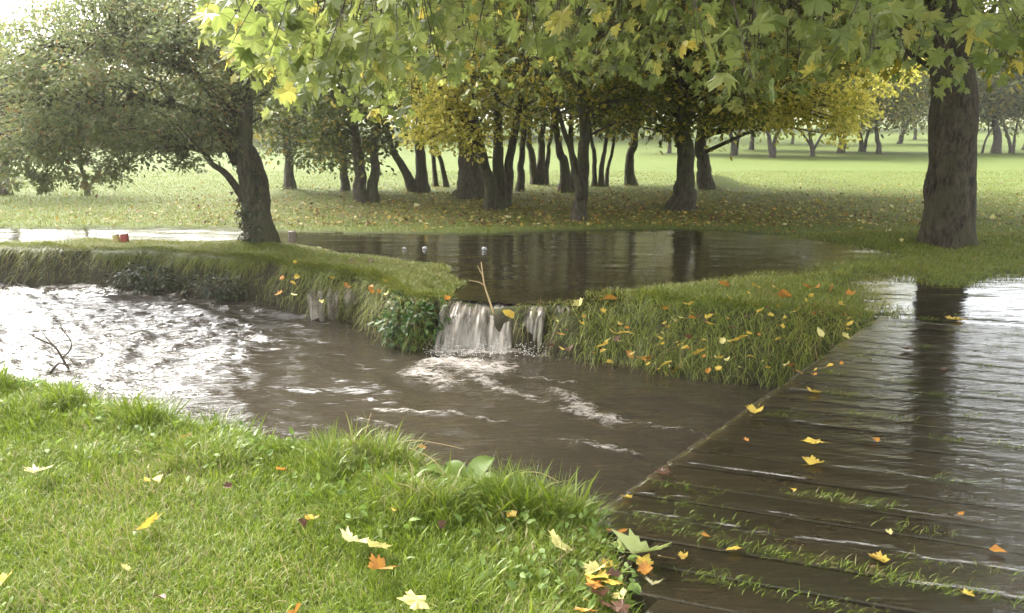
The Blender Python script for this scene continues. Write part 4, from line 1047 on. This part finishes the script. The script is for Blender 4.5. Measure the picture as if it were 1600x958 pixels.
for x, y, r, lb in ((632, 388, .022, 'smallest white foam blob floating on the dark pool, leftmost'), (664, 388, .032, 'white foam blob in the middle of the three on the pool'), (757, 389, .034, 'rightmost white foam blob floating on the dark pool')):
    b = at(x, y, ZP + 0.012); th = np.linspace(0, math.pi, 9); ph = np.linspace(0, 2 * math.pi, 14, endpoint=False)
    V = np.array([(r * math.sin(a) * math.cos(p) * (1 + 0.3 * math.sin(3 * p + x)), r * math.sin(a) * math.sin(p), r * 0.8 * math.cos(a) * (1 + .15 * math.sin(2 * p))) for a in th for p in ph])
    i = np.arange(8)[:, None] * 14; j = np.arange(14)[None]; k = (j + 1) % 14
    link('foam_blob', np_mesh('foam_blob', V, [np.stack([i + j, i + 14 + j, i + 14 + k, i + k], -1).reshape(-1, 4)]), simple('white_foam', (0.27, 0.27, 0.26), 0.5, 0.4, 0.05), label=lb, cat='foam', loc=b, group='white foam blobs on the pool')

# ------------------------------------------------------------------ fallen leaves, each its own object
LEAF_MESH = {}
def leaf_mesh(colr, v):
    key = (colr, v)
    if key not in LEAF_MESH:
        r = np.random.default_rng(v * 7 + 1)
        small = v >= 6
        V = (np.vstack([OVAL_V * [1.5, 1.0, 1], st_v * [1, 0.7, 1]]) if small else LOBES_V).copy()
        FF = OVAL_F + [np.array([[0, 1, 2, 3]]) + len(OVAL_V)] if small else LOBES_F
        V[1:, :2] *= (1 + r.normal(0, 0.07, (len(V) - 1, 1)))
        V[:, 0] *= r.uniform(0.7, 1.1); V[:, 0] += r.normal(0, 0.15) * V[:, 1]; V[:, 1] -= 0.35
        V[:, 2] += (r.uniform(0.1, 0.8) * V[:, 0] ** 2 + r.uniform(-0.2, 0.6) * V[:, 1] ** 2 + r.uniform(0, 0.4) * np.abs(V[:, 0]) + 0.06 * np.sin(V[:, 0] * 7 + v) + r.normal(0, 0.02, len(V)))
        V[:, 2] -= V[:, 2].min()
        me = np_mesh('fallen_leaf', V, FF, smooth=False); me.materials.append(FALL[colr])
        LEAF_MESH[key] = me
    return LEAF_MESH[key]
rngL = np.random.default_rng(99)
def on(x, y):
    s, t = deck_st(x, y)
    if -3.5 < s < S_END and t > float(deck_t0(np.array(s))): return 0.013
    return float(height(np.array(x), np.array(y)))
def fleaf(px, py, wpx, colr, label, lift=0.0, tilt=0.25, group=None, rot=None, P=None):
    if P is None:
        b = at(px, py, 0.05)
        for _ in range(6): b = at(px, py, max(on(b[0], b[1]), ZW) + lift)
    else: b = P
    size = wpx / F * np.linalg.norm(b - np.array([0, 0, CAMZ])) / 0.95
    o = link('fallen_leaf', leaf_mesh(colr, int(rngL.integers(0, 6) if wpx > 24 else rngL.integers(3, 10))), None, label=label, cat='fallen leaf', group=group)
    o.location = b; o.scale = (size,) * 3
    o.rotation_euler = (rngL.normal(0, tilt), rngL.normal(0, tilt), rngL.uniform(0, 6.28) if rot is None else rot)
    return o
LG, BG_, KG, HG = 'fallen leaves on the near lawn', 'fallen leaves on the bridge boards', 'fallen leaves on the right stream bank', 'leaf heap at the bridge corner'
lawn = [(63, 736, 36, 'cream', 'cream leaf lying alone on the left lawn'), (237, 817, 26, 'yellow', 'small yellow leaf on the lawn below the cream leaf'), (553, 846, 58, 'cream', 'largest cream leaf on the lawn beside the orange leaf'), (590, 856, 34, 'pale', 'pale yellow leaf tucked against the largest cream leaf'),
        (590, 888, 42, 'orange', 'crumpled orange leaf on the lawn below the cream one'), (648, 945, 38, 'pale', 'pale yellow leaf at the bottom edge of the lawn'), (486, 811, 22, 'yellow', 'yellow leaf beside a brown one in the lawn'), (472, 815, 16, 'brown', 'brown leaf beside a small yellow one in the lawn'),
        (613, 797, 14, 'yellow', 'tiny yellow leaf on the lawn above the large cream leaf'), (801, 806, 20, 'yellow', 'small yellow leaf in rough grass near the bridge'), (870, 848, 38, 'pale', 'pale greenish leaf in rough grass left of the leaf heap'), (658, 700, 14, 'orange', 'small orange leaf near the bank edge of the lawn'),
        (290, 683, 18, 'orange', 'small orange leaf on the bank edge at left'), (247, 748, 16, 'yellow', 'small yellow leaf beside an arched grass blade'), (230, 752, 12, 'yellow', 'tiny yellow leaf left of another on the middle left lawn'), (6, 908, 26, 'yellow', 'yellow leaf at the far left edge of the lawn'),
        (250, 935, 18, 'brown', 'dark brown leaf low on the left lawn'), (462, 955, 26, 'orange', 'orange brown leaf at the bottom edge of the lawn'), (195, 888, 14, 'pale', 'tiny pale leaf on the left lawn above the brown one'), (355, 760, 14, 'brown', 'small brown leaf in the middle of the lawn'), (690, 820, 14, 'brown', 'small brown leaf in rough grass on the right lawn'),
        (440, 735, 16, 'orange', 'small dull orange leaf in the long grass near the bank')]
for x, y, w_, c, lb in lawn: fleaf(x, y, w_, c, lb, 0.075 if w_ > 20 else 0.06, 0.4, LG)
heap = [(962, 833, 30, 'orange', 'orange leaf standing at the top of the corner heap'), (1005, 862, 82, 'green', 'largest pale green leaf of the corner heap'), (975, 858, 40, 'green', 'darker green leaf under the largest pale one'), (1004, 878, 26, 'yellow', 'yellow leaf under the tip of the largest pale green leaf'), (928, 893, 36, 'pale', 'pale leaf on top of the left pile'),
        (938, 904, 44, 'yellow', 'big bright yellow leaf in the left pile'), (957, 914, 28, 'yellow', 'golden leaf at the right side of the left pile'), (969, 931, 22, 'pale', 'small pale leaf below the golden one'), (922, 946, 28, 'yellow', 'yellow leaf at the bottom of the corner heap'), (926, 916, 32, 'orange', 'tan leaf under the big yellow one'),
        (940, 930, 34, 'brown', 'brown leaf below the big yellow one'), (958, 900, 26, 'brown', 'dark brown leaf behind the golden one'), (945, 948, 32, 'brown', 'brown leaf at the bottom of the heap'), (950, 886, 26, 'yellow', 'dull yellow leaf at the back of the left pile'), (1006, 890, 26, 'orange', 'rust leaf lying flat right of the heap'),
        (970, 952, 26, 'brown', 'dark leaf at the bottom edge right of the heap'), (912, 957, 30, 'orange', 'orange leaf at the bottom edge left of the heap')]
for i, (x, y, w_, c, lb) in enumerate(heap): fleaf(x, y, w_, c, lb, 0.045 + 0.006 * (i % 4), 0.3, HG)
brd = [(1180, 643, 30, 'yellow', 'bright yellow leaf at the deck edge over the stream'), (1270, 613, 24, 'yellow', 'yellow leaf in the water film right of the deck edge'), (1271, 693, 26, 'yellow', 'upper of two golden leaves in mid deck'), (1274, 724, 28, 'yellow', 'lower of two golden leaves in mid deck'), (1166, 689, 12, 'orange', 'tiny orange leaf left of the golden pair'),
       (1367, 688, 16, 'orange', 'small orange leaf right of the golden pair'), (1240, 768, 14, 'yellow', 'small yellow leaf at the end of the grass strip'), (980, 778, 22, 'yellow', 'yellow leaf on the deck edge near the corner'), (1021, 912, 30, 'cream', 'cream oval leaf on the nearest board'), (1370, 874, 28, 'yellow', 'yellow leaf with a long stem on the near deck'),
       (1068, 870, 18, 'yellow', 'small bright leaf right of the big pale green one'), (1145, 859, 26, 'yellow', 'olive yellow leaf on the wet near boards'), (1513, 929, 18, 'yellow', 'small golden leaf at the lower right of the deck'), (1420, 546, 20, 'brown', 'brown leaf on the far half of the deck'), (1475, 578, 14, 'brown', 'small brown leaf in the water at far right'),
       (1035, 738, 20, 'brown', 'dark leaf caught on the deck edge'), (1555, 861, 20, 'orange', 'tan leaf on the right part of the near deck'), (1390, 832, 12, 'pale', 'tiny pale leaf in the middle of the near deck'), (1500, 805, 12, 'orange', 'tiny rust leaf where the bright water ends'), (1100, 837, 14, 'orange', 'small orange leaf beside the grass tuft on the near boards'),
       (1490, 500, 22, 'yellow', 'yellow leaf floating at the far right corner of the deck'), (1440, 455, 14, 'orange', 'orange leaf floating beyond the deck end')]
for x, y, w_, c, lb in brd: fleaf(x, y, w_, c, lb, 0.008, 0.12, BG_)
bank = [(950, 468, 24, 'orange', 'bright orange leaf at the pool side of the bank'), (977, 522, 26, 'yellow', 'large yellow leaf on the face of the bank'), (1150, 533, 34, 'yellow', 'largest golden leaf in the middle of the bank face'), (943, 540, 22, 'yellow', 'yellow leaf low on the bank near the trickle'), (1003, 563, 22, 'orange', 'orange leaf low over the brown water'),
        (890, 548, 20, 'brown', 'dark red leaf at the foot of the trickle'), (1095, 550, 22, 'yellow', 'lemon leaf low on the bank below the largest one'), (1075, 476, 18, 'yellow', 'yellow leaf on top of the bank at left'), (1245, 487, 22, 'yellow', 'yellow leaf on top of the bank at right'), (1182, 449, 22, 'yellow', 'yellow leaf beside the dark pool'),
        (1132, 446, 20, 'orange', 'orange leaf beside the dark pool'), (1222, 461, 22, 'orange', 'tan orange leaf behind the bank top'), (905, 473, 22, 'pale', 'pale leaf at the lip right of the water spout'), (1040, 573, 24, 'yellow', 'flat yellow leaf at the foot of the bank'), (865, 541, 16, 'brown', 'small rust leaf beside the narrow spout'),
        (700, 469, 20, 'orange', 'orange leaf on the edge left of the waterfall'), (797, 494, 26, 'yellow', 'yellow leaf caught in the lip between the two falls'), (1300, 452, 16, 'orange', 'small orange leaf near the far end of the bank'), (1200, 575, 18, 'yellow', 'yellow leaf low beside the bridge edge')]
for x, y, w_, c, lb in bank: fleaf(x, y, w_ * 0.9, c, lb, 0.045, 0.4, KG)
SG, TG = 'small leaves scattered on the right stream bank', 'small leaves scattered on the field by the pool'
cols = ['yellow'] * 5 + ['pale'] * 2 + ['orange'] * 3 + ['brown'] * 2
small_lab = {'yellow': 'small yellow leaf scattered among the grass of the right stream bank', 'pale': 'small pale leaf scattered among the grass of the right stream bank', 'orange': 'small orange leaf scattered among the grass of the right stream bank', 'brown': 'small brown leaf scattered among the grass of the right stream bank'}
k = 0
while k < 105:
    x = rngL.uniform(860, 1330); y = rngL.uniform(446, 590)
    if y > 470 + (x - 830) * 0.3 + 70 or y < 505 - (x - 830) * 0.17: continue
    c = cols[rngL.integers(0, len(cols))]
    fleaf(x, y, rngL.uniform(6, 15), c, small_lab[c], 0.04, 0.45, SG + ', ' + c); k += 1
k = 0
while k < 120:
    x = rngL.uniform(560, 1600); y = 310 + rngL.random() ** 0.8 * 68
    b = at(x, y, 0.05)
    if float(height(b[0], b[1])) < ZP + 0.01: continue
    c = ['yellow', 'pale', 'cream', 'orange'][rngL.integers(0, 4)]
    fleaf(x, y, rngL.uniform(4.5, 8), c, f'small {c} leaf scattered on the short grass of the field beyond the pool', 0.035, 0.4, TG + ', ' + c); k += 1
for j in range(22):
    x, y = rngL.uniform(430, 700), rngL.uniform(405, 475)
    c = cols[rngL.integers(0, len(cols))]
    fleaf(x, y, rngL.uniform(7, 13), c, f'small {c} leaf scattered on the grassy left bank above the seeping veils', 0.045, 0.5, 'small leaves on the left bank, ' + c)
# the rest of the leaf litter under the trees: beyond counting
n = 7000
x = rngL.normal(1.8, 5.5, n); y = 15.2 + np.abs(rngL.normal(0, 5.0, n))
z = height(x, y); ok = z > ZP + 0.008
x, y, z = x[ok], y[ok], z[ok]; n = len(x)
P = np.stack([x, y, z + rngL.uniform(0.01, 0.05, n)], -1)
tip = rngL.normal(0, 1, (n, 3)) * np.array([1, 1, 0.25]); nrm = rngL.normal(0, 0.35, (n, 3)) + np.array([0, 0, 1.0])
M_LITTER = leaf_mat('leaf_litter', [(0, (0.12, 0.06, 0.03)), (0.45, (0.25, 0.13, 0.04)), (0.65, (0.5, 0.33, 0.05)), (1, (0.72, 0.6, 0.2))], 0.2, 0.5, 0.1)
link('leaf_litter', leaves_mesh('leaf_litter', P, rngL.uniform(0.03, 0.075, n), tip, nrm, rngL, True), M_LITTER, label='brown and yellow leaf litter strewn under the grove', cat='leaf litter', kind='stuff')

# ------------------------------------------------------------------ haze volume, added to lift blacks and veil the left
m, N, fin = mat('veil_haze')
vol = N('VolumePrincipled', {'Color': (0.93, 0.91, 0.78, 1), 'Density': 0.0010, 'Anisotropy': 0.6})
m.node_tree.links.new(vol.outputs[0], [n for n in m.node_tree.nodes if n.type == 'OUTPUT_MATERIAL'][0].inputs['Volume'])
mb = MB(); mb.box((0, 290, 8.4), (460, 0, 0), (0, 380, 0), (0, 0, 13))
link('haze', mb.build('haze', False), m, label='thin haze added over the park as a pale veil', kind='stuff')
